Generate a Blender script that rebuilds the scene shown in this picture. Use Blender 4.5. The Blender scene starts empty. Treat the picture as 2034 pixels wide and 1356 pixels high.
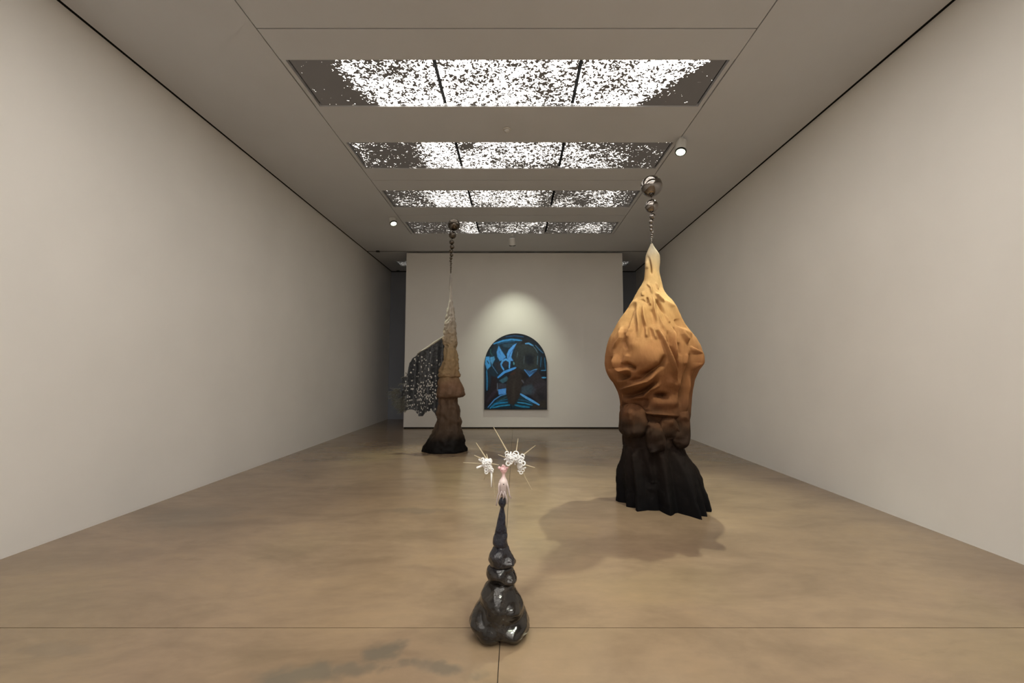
import bpy, math, random
import numpy as np
from mathutils import Vector, noise as mnoise

random.seed(7)
rng = np.random.default_rng(7)
scene = bpy.context.scene
C = scene.collection
PI = math.pi

# ------------------------------------------------------------------ camera
EYE = 1.5
CAMX = 0.09
FPX = 850.0
PITCH = math.atan(62.0 / FPX)
cam_d = bpy.data.cameras.new('camera')
cam = bpy.data.objects.new('camera', cam_d)
C.objects.link(cam)
cam.location = (CAMX, 0.0, EYE)
cam.rotation_euler = (PI / 2 + PITCH, 0, 0)
cam_d.sensor_width = 36.0
cam_d.lens = FPX / 2034.0 * 36.0
cam_d.shift_x = -8.0 / 2034.0
cam_d.clip_start = 0.05
scene.camera = cam

# ------------------------------------------------------------------ world, exposure
world = bpy.data.worlds.new('world')
scene.world = world
world.use_nodes = True
world.node_tree.nodes['Background'].inputs[0].default_value = (0.02, 0.02, 0.022, 1)
world.node_tree.nodes['Background'].inputs[1].default_value = 1.0
scene.view_settings.view_transform = 'Standard'
scene.view_settings.look = 'None'
scene.view_settings.gamma = 1.0
scene.view_settings.use_curve_mapping = False
scene.view_settings.exposure = 0.0

PANEL_STRENGTH = 1.0
PANEL_COL = (1.0, 0.945, 0.87)
SPOT_COL = (0.96, 1.0, 0.78)

# room measures (metres); x=0 is the middle of the gallery
WL, WR = -4.065, 4.065
YB = -6.0            # wall behind the viewer
YP = 11.68           # face of the free standing wall
YF = 14.0            # far wall
HC = 4.85            # ceiling height
STRIP = 2.44         # half width of the middle ceiling strip
PW = 2.385           # half width of a light panel


# ------------------------------------------------------------------ helpers
def place(u, v, y):
    """A measured photograph point carried to the vertical plane at distance y."""
    a = (u - 1025.0) / FPX
    b = (678.0 - v) / FPX
    d = (a, math.cos(PITCH) - math.sin(PITCH) * b, math.sin(PITCH) + math.cos(PITCH) * b)
    t = y / d[1]
    return CAMX + t * d[0], EYE + t * d[2]


def lin(c):
    out = []
    for x in c:
        x = x / 255.0
        out.append(x / 12.92 if x <= 0.04045 else ((x + 0.055) / 1.055) ** 2.4)
    return tuple(out)


def link(name, me, mat=None, parent=None):
    o = bpy.data.objects.new(name, me)
    C.objects.link(o)
    if mat is not None and me is not None and len(me.materials) == 0:
        me.materials.append(mat)
    if parent is not None:
        o.parent = parent
    return o


def tag(o, label, cat=None, group=None, kind=None):
    if label:
        o['label'] = label
    if cat:
        o['category'] = cat
    if group:
        o['group'] = group
    if kind:
        o['kind'] = kind
    return o


def empty(name, loc=(0, 0, 0)):
    o = bpy.data.objects.new(name, None)
    C.objects.link(o)
    o.location = loc
    o.empty_display_size = 0.1
    return o


def mesh(name, verts, faces, smooth=False):
    me = bpy.data.meshes.new(name)
    me.from_pydata([tuple(v) for v in verts], [], [tuple(int(i) for i in f) for f in faces])
    if smooth:
        me.polygons.foreach_set('use_smooth', [True] * len(me.polygons))
    me.update()
    return me


BOXF = [(0, 3, 2, 1), (4, 5, 6, 7), (0, 1, 5, 4), (1, 2, 6, 5), (2, 3, 7, 6), (3, 0, 4, 7)]


class MB:
    """Collects shapes into one mesh."""

    def __init__(self):
        self.v = []
        self.f = []

    def add(self, verts, faces):
        n = len(self.v)
        self.v += [tuple(q) for q in verts]
        self.f += [tuple(i + n for i in q) for q in faces]
        return self

    def box(self, x0, x1, y0, y1, z0, z1):
        return self.add([(x0, y0, z0), (x1, y0, z0), (x1, y1, z0), (x0, y1, z0),
                         (x0, y0, z1), (x1, y0, z1), (x1, y1, z1), (x0, y1, z1)], BOXF)

    def tube(self, pts, rad, seg=8, cap=True):
        pts = [Vector(p) for p in pts]
        n = len(pts)
        rads = rad if isinstance(rad, (list, tuple)) else [rad] * n
        rings = []
        up = Vector((0.31, 0.52, 0.79))
        for i, p in enumerate(pts):
            t = (pts[min(i + 1, n - 1)] - pts[max(i - 1, 0)])
            if t.length < 1e-9:
                t = Vector((0, 0, 1))
            t.normalize()
            a = t.cross(up)
            if a.length < 1e-3:
                a = t.cross(Vector((1, 0, 0)))
            a.normalize()
            b = t.cross(a)
            rings.append([p + (a * math.cos(2 * PI * k / seg) + b * math.sin(2 * PI * k / seg)) * rads[i] for k in range(seg)])
        vs = [q for r in rings for q in r]
        fs = []
        for i in range(n - 1):
            for k in range(seg):
                k2 = (k + 1) % seg
                fs.append((i * seg + k, i * seg + k2, (i + 1) * seg + k2, (i + 1) * seg + k))
        if cap:
            fs.append(tuple(range(seg - 1, -1, -1)))
            fs.append(tuple((n - 1) * seg + k for k in range(seg)))
        return self.add(vs, fs)

    def ball(self, c, r, seg=32, ring=16):
        rr = r if isinstance(r, (tuple, list)) else (r, r, r)
        vs = [(c[0], c[1], c[2] + rr[2])]
        for i in range(1, ring):
            ph = PI * i / ring
            for k in range(seg):
                th = 2 * PI * k / seg
                vs.append((c[0] + rr[0] * math.sin(ph) * math.cos(th), c[1] + rr[1] * math.sin(ph) * math.sin(th), c[2] + rr[2] * math.cos(ph)))
        vs.append((c[0], c[1], c[2] - rr[2]))
        fs = []
        for k in range(seg):
            fs.append((0, 1 + k, 1 + (k + 1) % seg))
        for i in range(ring - 2):
            for k in range(seg):
                a = 1 + i * seg + k
                b = 1 + i * seg + (k + 1) % seg
                fs.append((a, a + seg, b + seg, b))
        last = len(vs) - 1
        for k in range(seg):
            a = 1 + (ring - 2) * seg
            fs.append((last, a + (k + 1) % seg, a + k))
        return self.add(vs, fs)

    def lathe(self, prof, c=(0, 0, 0), seg=32, axis=None):
        """prof: list of (radius, height) along +z (or along axis)."""
        ax = Vector(axis).normalized() if axis is not None else Vector((0, 0, 1))
        a = ax.orthogonal().normalized()
        b = ax.cross(a)
        c = Vector(c)
        vs = []
        for r, h in prof:
            for k in range(seg):
                th = 2 * PI * k / seg
                vs.append(c + ax * h + (a * math.cos(th) + b * math.sin(th)) * max(r, 1e-5))
        fs = []
        for i in range(len(prof) - 1):
            for k in range(seg):
                k2 = (k + 1) % seg
                fs.append((i * seg + k, i * seg + k2, (i + 1) * seg + k2, (i + 1) * seg + k))
        fs.append(tuple(range(seg - 1, -1, -1)))
        fs.append(tuple((len(prof) - 1) * seg + k for k in range(seg)))
        return self.add(vs, fs)

    def build(self, name, mat, parent=None, smooth=False):
        return link(name, mesh(name, self.v, self.f, smooth), mat, parent)


def grid_mesh(name, P, wrap=False, capends=False, smooth=True, flip=False):
    """P: (rows, cols, 3) array -> quad mesh."""
    nr, nc, _ = P.shape
    i = np.arange(nr - 1)[:, None]
    k = np.arange(nc if wrap else nc - 1)[None, :]
    k2 = (k + 1) % nc
    a = i * nc + k
    b = i * nc + k2
    c = (i + 1) * nc + k2
    d = (i + 1) * nc + k
    q = np.stack([a, b, c, d], -1).reshape(-1, 4)
    if flip:
        q = q[:, ::-1]
    me = bpy.data.meshes.new(name)
    V = P.reshape(-1, 3)
    faces = [tuple(r) for r in q.tolist()]
    if capends:
        faces.append(tuple(range(nc)) if flip else tuple(range(nc - 1, -1, -1)))
        e = tuple((nr - 1) * nc + j for j in range(nc))
        faces.append(e[::-1] if flip else e)
    me.from_pydata(V.tolist(), [], faces)
    if smooth:
        me.polygons.foreach_set('use_smooth', [True] * len(me.polygons))
    me.update()
    return me


def vnoise(P, scale, octaves=3, seed=0.0):
    """Fractal noise for an (n,3) array."""
    out = np.empty(len(P))
    for i, p in enumerate(P):
        q = Vector((p[0] * scale + seed, p[1] * scale + seed * 0.7, p[2] * scale - seed))
        s = 0.0
        a = 1.0
        for o in range(octaves):
            s += a * mnoise.noise(q)
            q = q * 2.03
            a *= 0.5
        out[i] = s
    return out


# ------------------------------------------------------------------ materials
def new_mat(name):
    m = bpy.data.materials.new(name)
    m.use_nodes = True
    nt = m.node_tree
    b = nt.nodes['Principled BSDF']
    return m, nt, b


def N(nt, t, **kw):
    n = nt.nodes.new(t)
    for k, v in kw.items():
        if k in n.inputs:
            n.inputs[k].default_value = v
        else:
            setattr(n, k, v)
    return n


def plain(name, col, rough=0.6, metal=0.0, spec=0.5):
    m, nt, b = new_mat(name)
    b.inputs['Base Color'].default_value = (*col, 1)
    b.inputs['Roughness'].default_value = rough
    b.inputs['Metallic'].default_value = metal
    b.inputs['Specular IOR Level'].default_value = spec
    return m


def plaster(name, col, var=0.03, rough=0.75, bump=0.03):
    m, nt, b = new_mat(name)
    g = N(nt, 'ShaderNodeNewGeometry')
    n1 = N(nt, 'ShaderNodeTexNoise', Scale=0.9, Detail=4.0)
    nt.links.new(g.outputs['Position'], n1.inputs['Vector'])
    r = N(nt, 'ShaderNodeValToRGB')
    r.color_ramp.elements[0].position = 0.3
    r.color_ramp.elements[1].position = 0.7
    r.color_ramp.elements[0].color = (*[c * (1 - var) for c in col], 1)
    r.color_ramp.elements[1].color = (*[min(1, c * (1 + var)) for c in col], 1)
    nt.links.new(n1.outputs['Fac'], r.inputs['Fac'])
    nt.links.new(r.outputs['Color'], b.inputs['Base Color'])
    n2 = N(nt, 'ShaderNodeTexNoise', Scale=180.0, Detail=2.0)
    nt.links.new(g.outputs['Position'], n2.inputs['Vector'])
    bp = N(nt, 'ShaderNodeBump', Strength=bump, Distance=0.002)
    nt.links.new(n2.outputs['Fac'], bp.inputs['Height'])
    nt.links.new(bp.outputs['Normal'], b.inputs['Normal'])
    b.inputs['Roughness'].default_value = rough
    b.inputs['Specular IOR Level'].default_value = 0.25
    return m


M_WALL = plaster('wall_paint', (0.78, 0.765, 0.735))
M_SHADEWALL = plaster('shade_toned_wall_paint', (0.30, 0.32, 0.37))  # far wall: the shade of the back space is mixed into this colour
M_CEIL = plaster('ceiling_paint', (0.59, 0.60, 0.62))
M_BLACK = plain('shadow_gap_black', (0.006, 0.006, 0.006), 0.9, 0, 0.1)
M_SEAM = plain('joint_dark', (0.05, 0.042, 0.032), 0.9, 0, 0.1)
M_FRAME = plain('light_frame_paint', (0.57, 0.58, 0.60), 0.6)
M_SPOTBODY = plain('spotlight_white_enamel', (0.66, 0.65, 0.62), 0.4)
M_SPOTRIM = plain('spotlight_black_rim', (0.012, 0.012, 0.012), 0.5)
M_SENSOR = plain('black_plastic', (0.012, 0.012, 0.013), 0.4)
M_DETECT = plain('detector_white_plastic', (0.62, 0.60, 0.57), 0.45)

m, nt, b = new_mat('spotlight_lens_glow')
b.inputs['Base Color'].default_value = (0.8, 0.85, 0.7, 1)
b.inputs['Emission Color'].default_value = (0.90, 1.0, 0.72, 1)
b.inputs['Emission Strength'].default_value = 3.0
M_LENS = m


def concrete():
    m, nt, b = new_mat('polished_concrete')
    g = N(nt, 'ShaderNodeNewGeometry')
    L = nt.links.new

    def noise(scale, detail, stretch=(1, 1, 1), rough=0.55, dist=0.0):
        mp = N(nt, 'ShaderNodeMapping')
        mp.inputs['Scale'].default_value = stretch
        L(g.outputs['Position'], mp.inputs['Vector'])
        n = N(nt, 'ShaderNodeTexNoise', Scale=scale, Detail=detail, Roughness=rough, Distortion=dist)
        L(mp.outputs['Vector'], n.inputs['Vector'])
        return n.outputs['Fac']

    def ramp(src, stops):
        r = N(nt, 'ShaderNodeValToRGB')
        while len(r.color_ramp.elements) < len(stops):
            r.color_ramp.elements.new(0.5)
        for e, (p, c) in zip(r.color_ramp.elements, stops):
            e.position = p
            e.color = (*c, 1)
        L(src, r.inputs['Fac'])
        return r.outputs['Color']

    def mix(a, bb, fac, mode='MIX'):
        x = N(nt, 'ShaderNodeMix', data_type='RGBA', blend_type=mode)
        for s, i in ((a, 6), (bb, 7)):
            if isinstance(s, tuple):
                x.inputs[i].default_value = (*s, 1)
            else:
                L(s, x.inputs[i])
        if isinstance(fac, float):
            x.inputs[0].default_value = fac
        else:
            L(fac, x.inputs[0])
        return x.outputs[2]

    big = ramp(noise(0.38, 3.0, (1, 0.8, 1), 0.5, 0.4),
               [(0.30, (0.218, 0.153, 0.100)), (0.5, (0.275, 0.196, 0.130)), (0.70, (0.268, 0.203, 0.116))])
    mott = ramp(noise(1.6, 6.0, (0.55, 1.2, 1), 0.6, 0.6), [(0.30, (0.78, 0.78, 0.78)), (0.52, (1, 1, 1)), (0.75, (1.13, 1.12, 1.06))])
    col = mix(big, mott, 1.0, 'MULTIPLY')
    fine = ramp(noise(9.0, 5.0, (0.6, 1.3, 1), 0.6), [(0.3, (0.94, 0.94, 0.94)), (0.7, (1.05, 1.05, 1.04))])
    col = mix(col, fine, 1.0, 'MULTIPLY')
    # worn darker blotches
    bl = ramp(noise(1.1, 5.0, (0.6, 1.5, 1), 0.62, 0.9), [(0.60, (0, 0, 0)), (0.72, (1, 1, 1))])
    blv = N(nt, 'ShaderNodeMath', operation='MULTIPLY')
    L(bl, blv.inputs[0])
    blv.inputs[1].default_value = 0.45
    col = mix(col, (0.155, 0.118, 0.075), blv.outputs[0])
    # the grey cement stains in front of the ceramic
    acc = None
    for (sx, sy, rx, ry, k) in ((-1.00, 2.25, 0.24, 0.09, 1.0), (-0.78, 2.30, 0.20, 0.07, 0.9), (-0.63, 2.42, 0.13, 0.085, 1.0),
                                (-0.30, 2.28, 0.20, 0.06, 0.9), (-2.45, 2.45, 0.25, 0.07, 0.35), (-0.50, 2.29, 0.1, 0.05, .7),
                                (-0.97, 4.78, 0.45, 0.10, 0.5), (-3.3, 4.6, .5, .4, .45), (0.45, 3.75, 0.32, 0.42, 0.22)):
        mp = N(nt, 'ShaderNodeMapping', vector_type='POINT')
        mp.inputs['Location'].default_value = (-sx / rx, -sy / ry, 0)
        mp.inputs['Scale'].default_value = (1 / rx, 1 / ry, 0)
        wv = N(nt, 'ShaderNodeTexNoise', Scale=4.0, Detail=4.0)
        L(g.outputs['Position'], wv.inputs['Vector'])
        vm = N(nt, 'ShaderNodeVectorMath', operation='MULTIPLY_ADD')
        L(wv.outputs['Color'], vm.inputs[0])
        vm.inputs[1].default_value = (0.62, 0.30, 0)
        sb = N(nt, 'ShaderNodeVectorMath', operation='SUBTRACT')
        L(g.outputs['Position'], vm.inputs[2])
        L(vm.outputs[0], sb.inputs[0])
        sb.inputs[1].default_value = (0.31, 0.15, 0)
        L(sb.outputs[0], mp.inputs['Vector'])
        ln = N(nt, 'ShaderNodeVectorMath', operation='LENGTH')
        L(mp.outputs['Vector'], ln.inputs[0])
        mr = N(nt, 'ShaderNodeMapRange', interpolation_type='SMOOTHSTEP')
        mr.inputs['From Min'].default_value = 1.25
        mr.inputs['From Max'].default_value = 0.35
        mr.inputs['To Min'].default_value = 0.0
        mr.inputs['To Max'].default_value = k
        L(ln.outputs['Value'], mr.inputs['Value'])
        if acc is None:
            acc = mr.outputs[0]
        else:
            mx = N(nt, 'ShaderNodeMath', operation='MAXIMUM')
            L(acc, mx.inputs[0])
            L(mr.outputs[0], mx.inputs[1])
            acc = mx.outputs[0]
    half = N(nt, 'ShaderNodeMath', operation='MULTIPLY')
    L(acc, half.inputs[0])
    half.inputs[1].default_value = 0.66
    col = mix(col, (0.115, 0.108, 0.088), half.outputs[0])
    L(col, b.inputs['Base Color'])
    rr = N(nt, 'ShaderNodeMapRange')
    rr.inputs['To Min'].default_value = 0.13
    rr.inputs['To Max'].default_value = 0.27
    L(noise(2.2, 5.0, (0.7, 1.2, 1)), rr.inputs['Value'])
    L(rr.outputs[0], b.inputs['Roughness'])
    b.inputs['Specular IOR Level'].default_value = 0.5
    bp = N(nt, 'ShaderNodeBump', Strength=0.06, Distance=0.01)
    L(noise(14.0, 4.0), bp.inputs['Height'])
    L(bp.outputs['Normal'], b.inputs['Normal'])
    return m


M_FLOOR = concrete()


def flake_panel():
    """Back-lit diffuser strewn with opaque flakes; 'cover' says how densely."""
    m, nt, b = new_mat('flaked_light_diffuser')
    L = nt.links.new
    g = N(nt, 'ShaderNodeNewGeometry')
    at = N(nt, 'ShaderNodeAttribute', attribute_name='cover')
    n1 = N(nt, 'ShaderNodeTexNoise', Scale=23.0, Detail=2.0, Roughness=0.55, Distortion=1.2)
    L(g.outputs['Position'], n1.inputs['Vector'])
    n2 = N(nt, 'ShaderNodeTexNoise', Scale=5.0, Detail=3.0, Roughness=0.6)
    L(g.outputs['Position'], n2.inputs['Vector'])
    # cover value + low noise against fine noise
    a = N(nt, 'ShaderNodeMath', operation='MULTIPLY_ADD')
    L(n2.outputs['Fac'], a.inputs[0])
    a.inputs[1].default_value = 0.34
    sc = N(nt, 'ShaderNodeMath', operation='MULTIPLY_ADD')
    L(at.outputs['Fac'], sc.inputs[0])
    sc.inputs[1].default_value = 0.78
    sc.inputs[2].default_value = 0.13
    L(sc.outputs[0], a.inputs[2])
    s = N(nt, 'ShaderNodeMath', operation='SUBTRACT')
    ct = N(nt, 'ShaderNodeMath', operation='MULTIPLY_ADD')
    L(n1.outputs['Fac'], ct.inputs[0])
    ct.inputs[1].default_value = 1.7
    ct.inputs[2].default_value = -0.35
    L(ct.outputs[0], s.inputs[0])
    L(a.outputs[0], s.inputs[1])
    mr = N(nt, 'ShaderNodeMapRange')
    mr.inputs['From Min'].default_value = -0.035
    mr.inputs['From Max'].default_value = -0.01
    L(s.outputs[0], mr.inputs['Value'])
    ec = N(nt, 'ShaderNodeMix', data_type='FLOAT')
    L(mr.outputs[0], ec.inputs[0])
    ec.inputs[2].default_value = 0.035
    ec.inputs[3].default_value = PANEL_STRENGTH
    b.inputs['Base Color'].default_value = (0.13, 0.115, 0.105, 1)
    b.inputs['Roughness'].default_value = 0.5
    b.inputs['Emission Color'].default_value = (*PANEL_COL, 1)
    pw = N(nt, 'ShaderNodeAttribute', attribute_name='dimmer')
    ec.inputs[2].default_value = 0.0
    ml = N(nt, 'ShaderNodeMath', operation='MULTIPLY_ADD')
    L(ec.outputs[0], ml.inputs[0])
    L(pw.outputs['Fac'], ml.inputs[1])
    ml.inputs[2].default_value = 0.03
    L(ml.outputs[0], b.inputs['Emission Strength'])
    return m


M_PANEL = flake_panel()

# ------------------------------------------------------------------ setting: floor
fl = MB().box(WL - 0.2, WR + 0.2, YB - 0.2, YF + 0.2, -0.30, -0.012).build('floor', M_SEAM)
tag(fl, 'polished brown concrete floor cut into large slabs', None, None, 'structure')
XS = 0.0
ys = [2.64 + 3.1 * k for k in range(-3, 5)]
edges = [YB - 0.1] + ys + [YF + 0.1]
for r in range(len(edges) - 1):
    for (x0, x1) in ((WL - 0.1, XS - 0.0022), (XS + 0.0022, WR + 0.1)):
        g0 = 0.003 if abs(edges[r] - 2.64) < 0.01 else 0.0012
        g1 = 0.003 if abs(edges[r + 1] - 2.64) < 0.01 else 0.0012
        MB().box(x0, x1, edges[r] + g0, edges[r + 1] - g1, -0.05, 0.0).build('concrete_slab', M_FLOOR, fl)

# ------------------------------------------------------------------ walls
def struct(name, mb, mat, label):
    return tag(mb.build(name, mat), label, None, None, 'structure')


struct('wall_left', MB().box(WL - 0.2, WL, YB, YF, 0.0, HC + 0.12), M_WALL, 'plain white plaster wall on the lit side with the net sculpture')
struct('wall_right', MB().box(WR, WR + 0.2, YB, YF, 0.0, HC + 0.12), M_WALL, 'plain white plaster wall beside the tall brown sculpture')
struct('wall_back', MB().box(WL - 0.2, WR + 0.2, YF, YF + 0.2, 0.0, HC - 0.02), M_SHADEWALL, 'far wall with painted-in dimness seen past the free-standing wall')
struct('wall_front', MB().box(WL - 0.2, WR + 0.2, YB - 0.2, YB, 0.0, HC + 0.12), M_WALL, 'white end wall behind the viewer')
PX0, PX1 = -2.95, 3.04
struct('wall_partition', MB().box(PX0, PX1, YP, YP + 0.35, 0.035, HC - 0.035), M_WALL, 'free-standing white wall carrying the arched painting')
struct('trim_1', MB().box(PX0 + 0.01, PX1 - 0.01, YP + 0.02, YP + 0.33, 0.0, 0.035), M_BLACK, 'dark recessed plinth under the free-standing wall')
struct('trim_2', MB().box(WL, WL + 0.06, YB, YF, HC + 0.008, HC + 0.05), M_BLACK, 'black shadow gap between ceiling and left wall')
struct('trim_3', MB().box(WR - 0.06, WR, YB, YF, HC + 0.008, HC + 0.05), M_BLACK, 'black shadow gap between ceiling and right wall')
struct('trim_4', MB().box(WL + 0.04, WR - 0.04, YP - 0.07, YP + 0.02, HC + 0.008, HC + 0.05), M_BLACK, 'black slot across the ceiling above the free-standing wall')
struct('trim_5', MB().box(WL + 0.04, WR - 0.04, YF - 0.04, YF, HC - 0.02, HC + 0.05), M_BLACK, 'black shadow gap at the top of the far wall')

# ------------------------------------------------------------------ ceiling
ce = MB().box(WL - 0.2, WR + 0.2, YB - 0.2, YF + 0.2, HC + 0.12, HC + 0.25).build('ceiling', M_SEAM)
tag(ce, 'white boarded ceiling with a middle strip of flaked light panels', None, None, 'structure')
PITCHY = 1.653
P0 = 4.37
PLEN = 0.80
SLOT0, SLOT1 = YP - 0.065, YP + 0.012


def board(x0, x1, y0, y1):
    return MB().box(x0, x1, y0, y1, HC, HC + 0.05).build('ceiling_board', M_CEIL, ce)


board(WL + 0.042, -STRIP - 0.012, YB, SLOT0)
board(STRIP + 0.012, WR - 0.042, YB, SLOT0)
# black backing over the strip joints
for s in (-1, 1):
    MB().box(min(s * (STRIP - 0.03), s * (STRIP + 0.03)), max(s * (STRIP - 0.03), s * (STRIP + 0.03)), YB, SLOT0, HC + 0.055, HC + 0.07).build('joint_backing', M_SEAM, ce)
NLO, NHI = -6, 3
cur = YB
for k in range(NLO, NHI + 1):
    y0 = P0 + k * PITCHY
    seam = y0 - 0.425
    if seam > cur + 0.1 and k != 1:
        board(-STRIP, STRIP, cur, seam - 0.007)
        board(-STRIP, STRIP, seam + 0.007, y0 - 0.012)
    else:
        board(-STRIP, STRIP, cur, y0 - 0.012)
    cur = y0 + PLEN + 0.012
board(-STRIP - 0.012, STRIP + 0.012, cur + 0.014, SLOT0)
# beyond the free-standing wall, around the far light
BY0, BY1, BX = 12.72, 13.30, 3.56
board(WL + 0.042, WR - 0.042, SLOT1, BY0 - 0.01)
board(WL + 0.042, WR - 0.042, BY1 + 0.01, YF - 0.034)
board(WL + 0.042, -BX - 0.01, BY0 - 0.01, BY1 + 0.01)
board(BX + 0.01, WR - 0.042, BY0 - 0.01, BY1 + 0.01)


# ------------------------------------------------------------------ ceiling lights
def cover_field(kind):
    """Cover (0 clear .. 1 fully flaked) over a pane, s left->right, t near->far."""
    def f(s, t):
        if kind == 'p1l':
            edge = 0.30 + 0.26 * np.clip(t - 0.35, 0, 1) - 0.05 * t
            return 0.30 + 0.52 * sm(edge + 0.10 - s, 0.0, 0.16) + 0.13 * gs(s, t, .62, .12, .2, .15) + .12 * gs(s, t, .7, .3, .12, .14)
        if kind == 'p1m':
            return 0.28 + 0.12 * gs(s, t, .30, .45, .10, .16) + .16 * gs(s, t, .80, .70, .10, .16) + .05 * s
        if kind == 'p1r':
            edge = 0.96 - 0.38 * t
            return 0.27 + 0.55 * sm(s - edge + 0.12, 0.0, 0.14) + .13 * gs(s, t, .3, .5, .12, .22) + .12 * gs(s, t, .22, .1, .1, .12)
        if kind == 'p2l':
            return 0.29 + 0.34 * sm(0.76 - s, -0.02, 0.22) + 0.10 * gs(s, t, .38, .6, .22, .5) - .2 * gs(s, t, .05, .35, .05, .3)
        if kind == 'p2m':
            return 0.28 + 0.34 * gs(s, t, .10, .2, .12, .22) + .22 * gs(s, t, .55, .85, .12, .18) + .2 * gs(s, t, .98, .95, .25, .2) + .1 * s
        if kind == 'p2r':
            return 0.40 + 0.27 * sm(s, 0.38, 0.72) + .22 * gs(s, t, .35, .05, .3, .2)
        if kind == 'p3l':
            return 0.33 + 0.31 * sm(0.62 - s, 0.0, 0.28) - .25 * gs(s, t, .22, .7, .14, .2) - .1 * gs(s, t, .3, .1, .1, .1)
        if kind == 'p3m':
            return 0.34 + 0.26 * sm(s, 0.74, 0.92) + .14 * gs(s, t, .15, .9, .3, .2)
        if kind == 'p3r':
            return 0.44 + 0.24 * gs(s, t, .05, .1, .2, .5) + .22 * gs(s, t, .40, .55, .10, .3) + .2 * sm(s, .72, .95)
        if kind == 'p4l':
            return 0.65 - 0.28 * sm(s, 0.62, 0.92)
        if kind == 'p4m':
            return 0.61 - 0.16 * gs(s, t, .45, .75, .35, .3) - .20 * gs(s, t, .8, .2, .3, .25)
        if kind == 'p4r':
            return 0.62 - 0.27 * gs(s, t, .66, .5, .22, .4)
        if kind == 'far':
            return 0.66 - 0.22 * (gs(s, t, .03, .5, .03, .4) + gs(s, t, .97, .5, .04, .4))
        return 0.30 + 0.06 * np.sin(7 * s + 3 * t)
    return f


def sm(x, a, b):
    t = np.clip((x - a) / (b - a), 0, 1)
    return t * t * (3 - 2 * t)


def gs(s, t, s0, t0, sw, tw):
    return np.exp(-((s - s0) / sw) ** 2 - ((t - t0) / tw) ** 2)


def pane(name, x0, x1, y0, y1, z, kind, parent, power):
    nx, ny = 41, 17
    X, Y = np.meshgrid(np.linspace(x0, x1, nx), np.linspace(y0, y1, ny))
    P = np.stack([X, Y, np.full_like(X, z)], -1)
    me = grid_mesh(name, P, smooth=False, flip=True)
    n0 = nx * ny
    S, T = np.meshgrid(np.linspace(0, 1, nx), np.linspace(0, 1, ny))
    c = cover_field(kind)(S, T).astype(np.float32).ravel()
    at = me.attributes.new('cover', 'FLOAT', 'POINT')
    at.data.foreach_set('value', c)
    at = me.attributes.new('dimmer', 'FLOAT', 'POINT')
    at.data.foreach_set('value', np.full(n0, power, np.float32))
    return link(name, me, M_PANEL, parent)


def ceiling_light(y0, y1, hw, kinds, label, power, z=HC + 0.012, group='flaked light panels of the ceiling strip'):
    t = empty('ceiling_light', (0, (y0 + y1) / 2, HC))
    yc = (y0 + y1) / 2
    h = MB()
    h.box(-hw - 0.005, hw + 0.005, y0 - yc - 0.005, y1 - yc + 0.005, 0.045, 0.06)
    h.build('housing', M_BLACK, t)
    fr = MB()
    for s in (-1, 1):
        xa, xb = sorted((s * (hw + 0.004), s * (STRIP - 0.004) if hw < STRIP else s * (hw + 0.01)))
        fr.box(xa, xb, y0 - yc - 0.012, y1 - yc + 0.012, 0.0, 0.045)
    fr.box(-hw - 0.004, hw + 0.004, y0 - yc - 0.011, y0 - yc - 0.004, 0.0, 0.045)
    fr.box(-hw - 0.004, hw + 0.004, y1 - yc + 0.004, y1 - yc + 0.011, 0.0, 0.045)
    fr.build('frame', M_FRAME, t)
    n = len(kinds)
    w = 2 * hw / n
    for i, k in enumerate(kinds):
        xa = -hw + i * w + (0.028 if i == 0 else 0.020)
        xb = -hw + (i + 1) * w - (0.028 if i == n - 1 else 0.020)
        pane('light_pane', xa, xb, y0 - yc + 0.003, y1 - yc - 0.003, z - HC, k, t, power)
    return tag(t, label, 'ceiling light', group)


for k in range(NLO, NHI + 1):
    y0 = P0 + k * PITCHY
    if k < 0:  # unseen panels continuing the row, turned up to brighten the near walls
        ceiling_light(y0, y0 + PLEN, PW, ['clear'] * 3, 'three-pane ceiling light panel with few flakes, added unseen behind the viewer', 12.5)
    else:
        lab = ['brightest three-pane ceiling light, dark flakes only at both ends, next to the ceiling joint',
               'three-pane ceiling light with bright middle pane, just past the smoke detector',
               'three-pane ceiling light between the two cross joints of the ceiling strip',
               'dimmest three-pane ceiling light, end of the strip behind the chain top of net sculpture'][k]
        ceiling_light(y0, y0 + PLEN, PW, ['p%d%s' % (k + 1, c) for c in 'lmr'], lab, (8.0, 4.5, 2.8, 2.2)[k])
ceiling_light(BY0, BY1, BX, ['far'], 'ceiling light glimpsed past the edges of the free-standing wall', 1.5, group='light beyond the partition')


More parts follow.
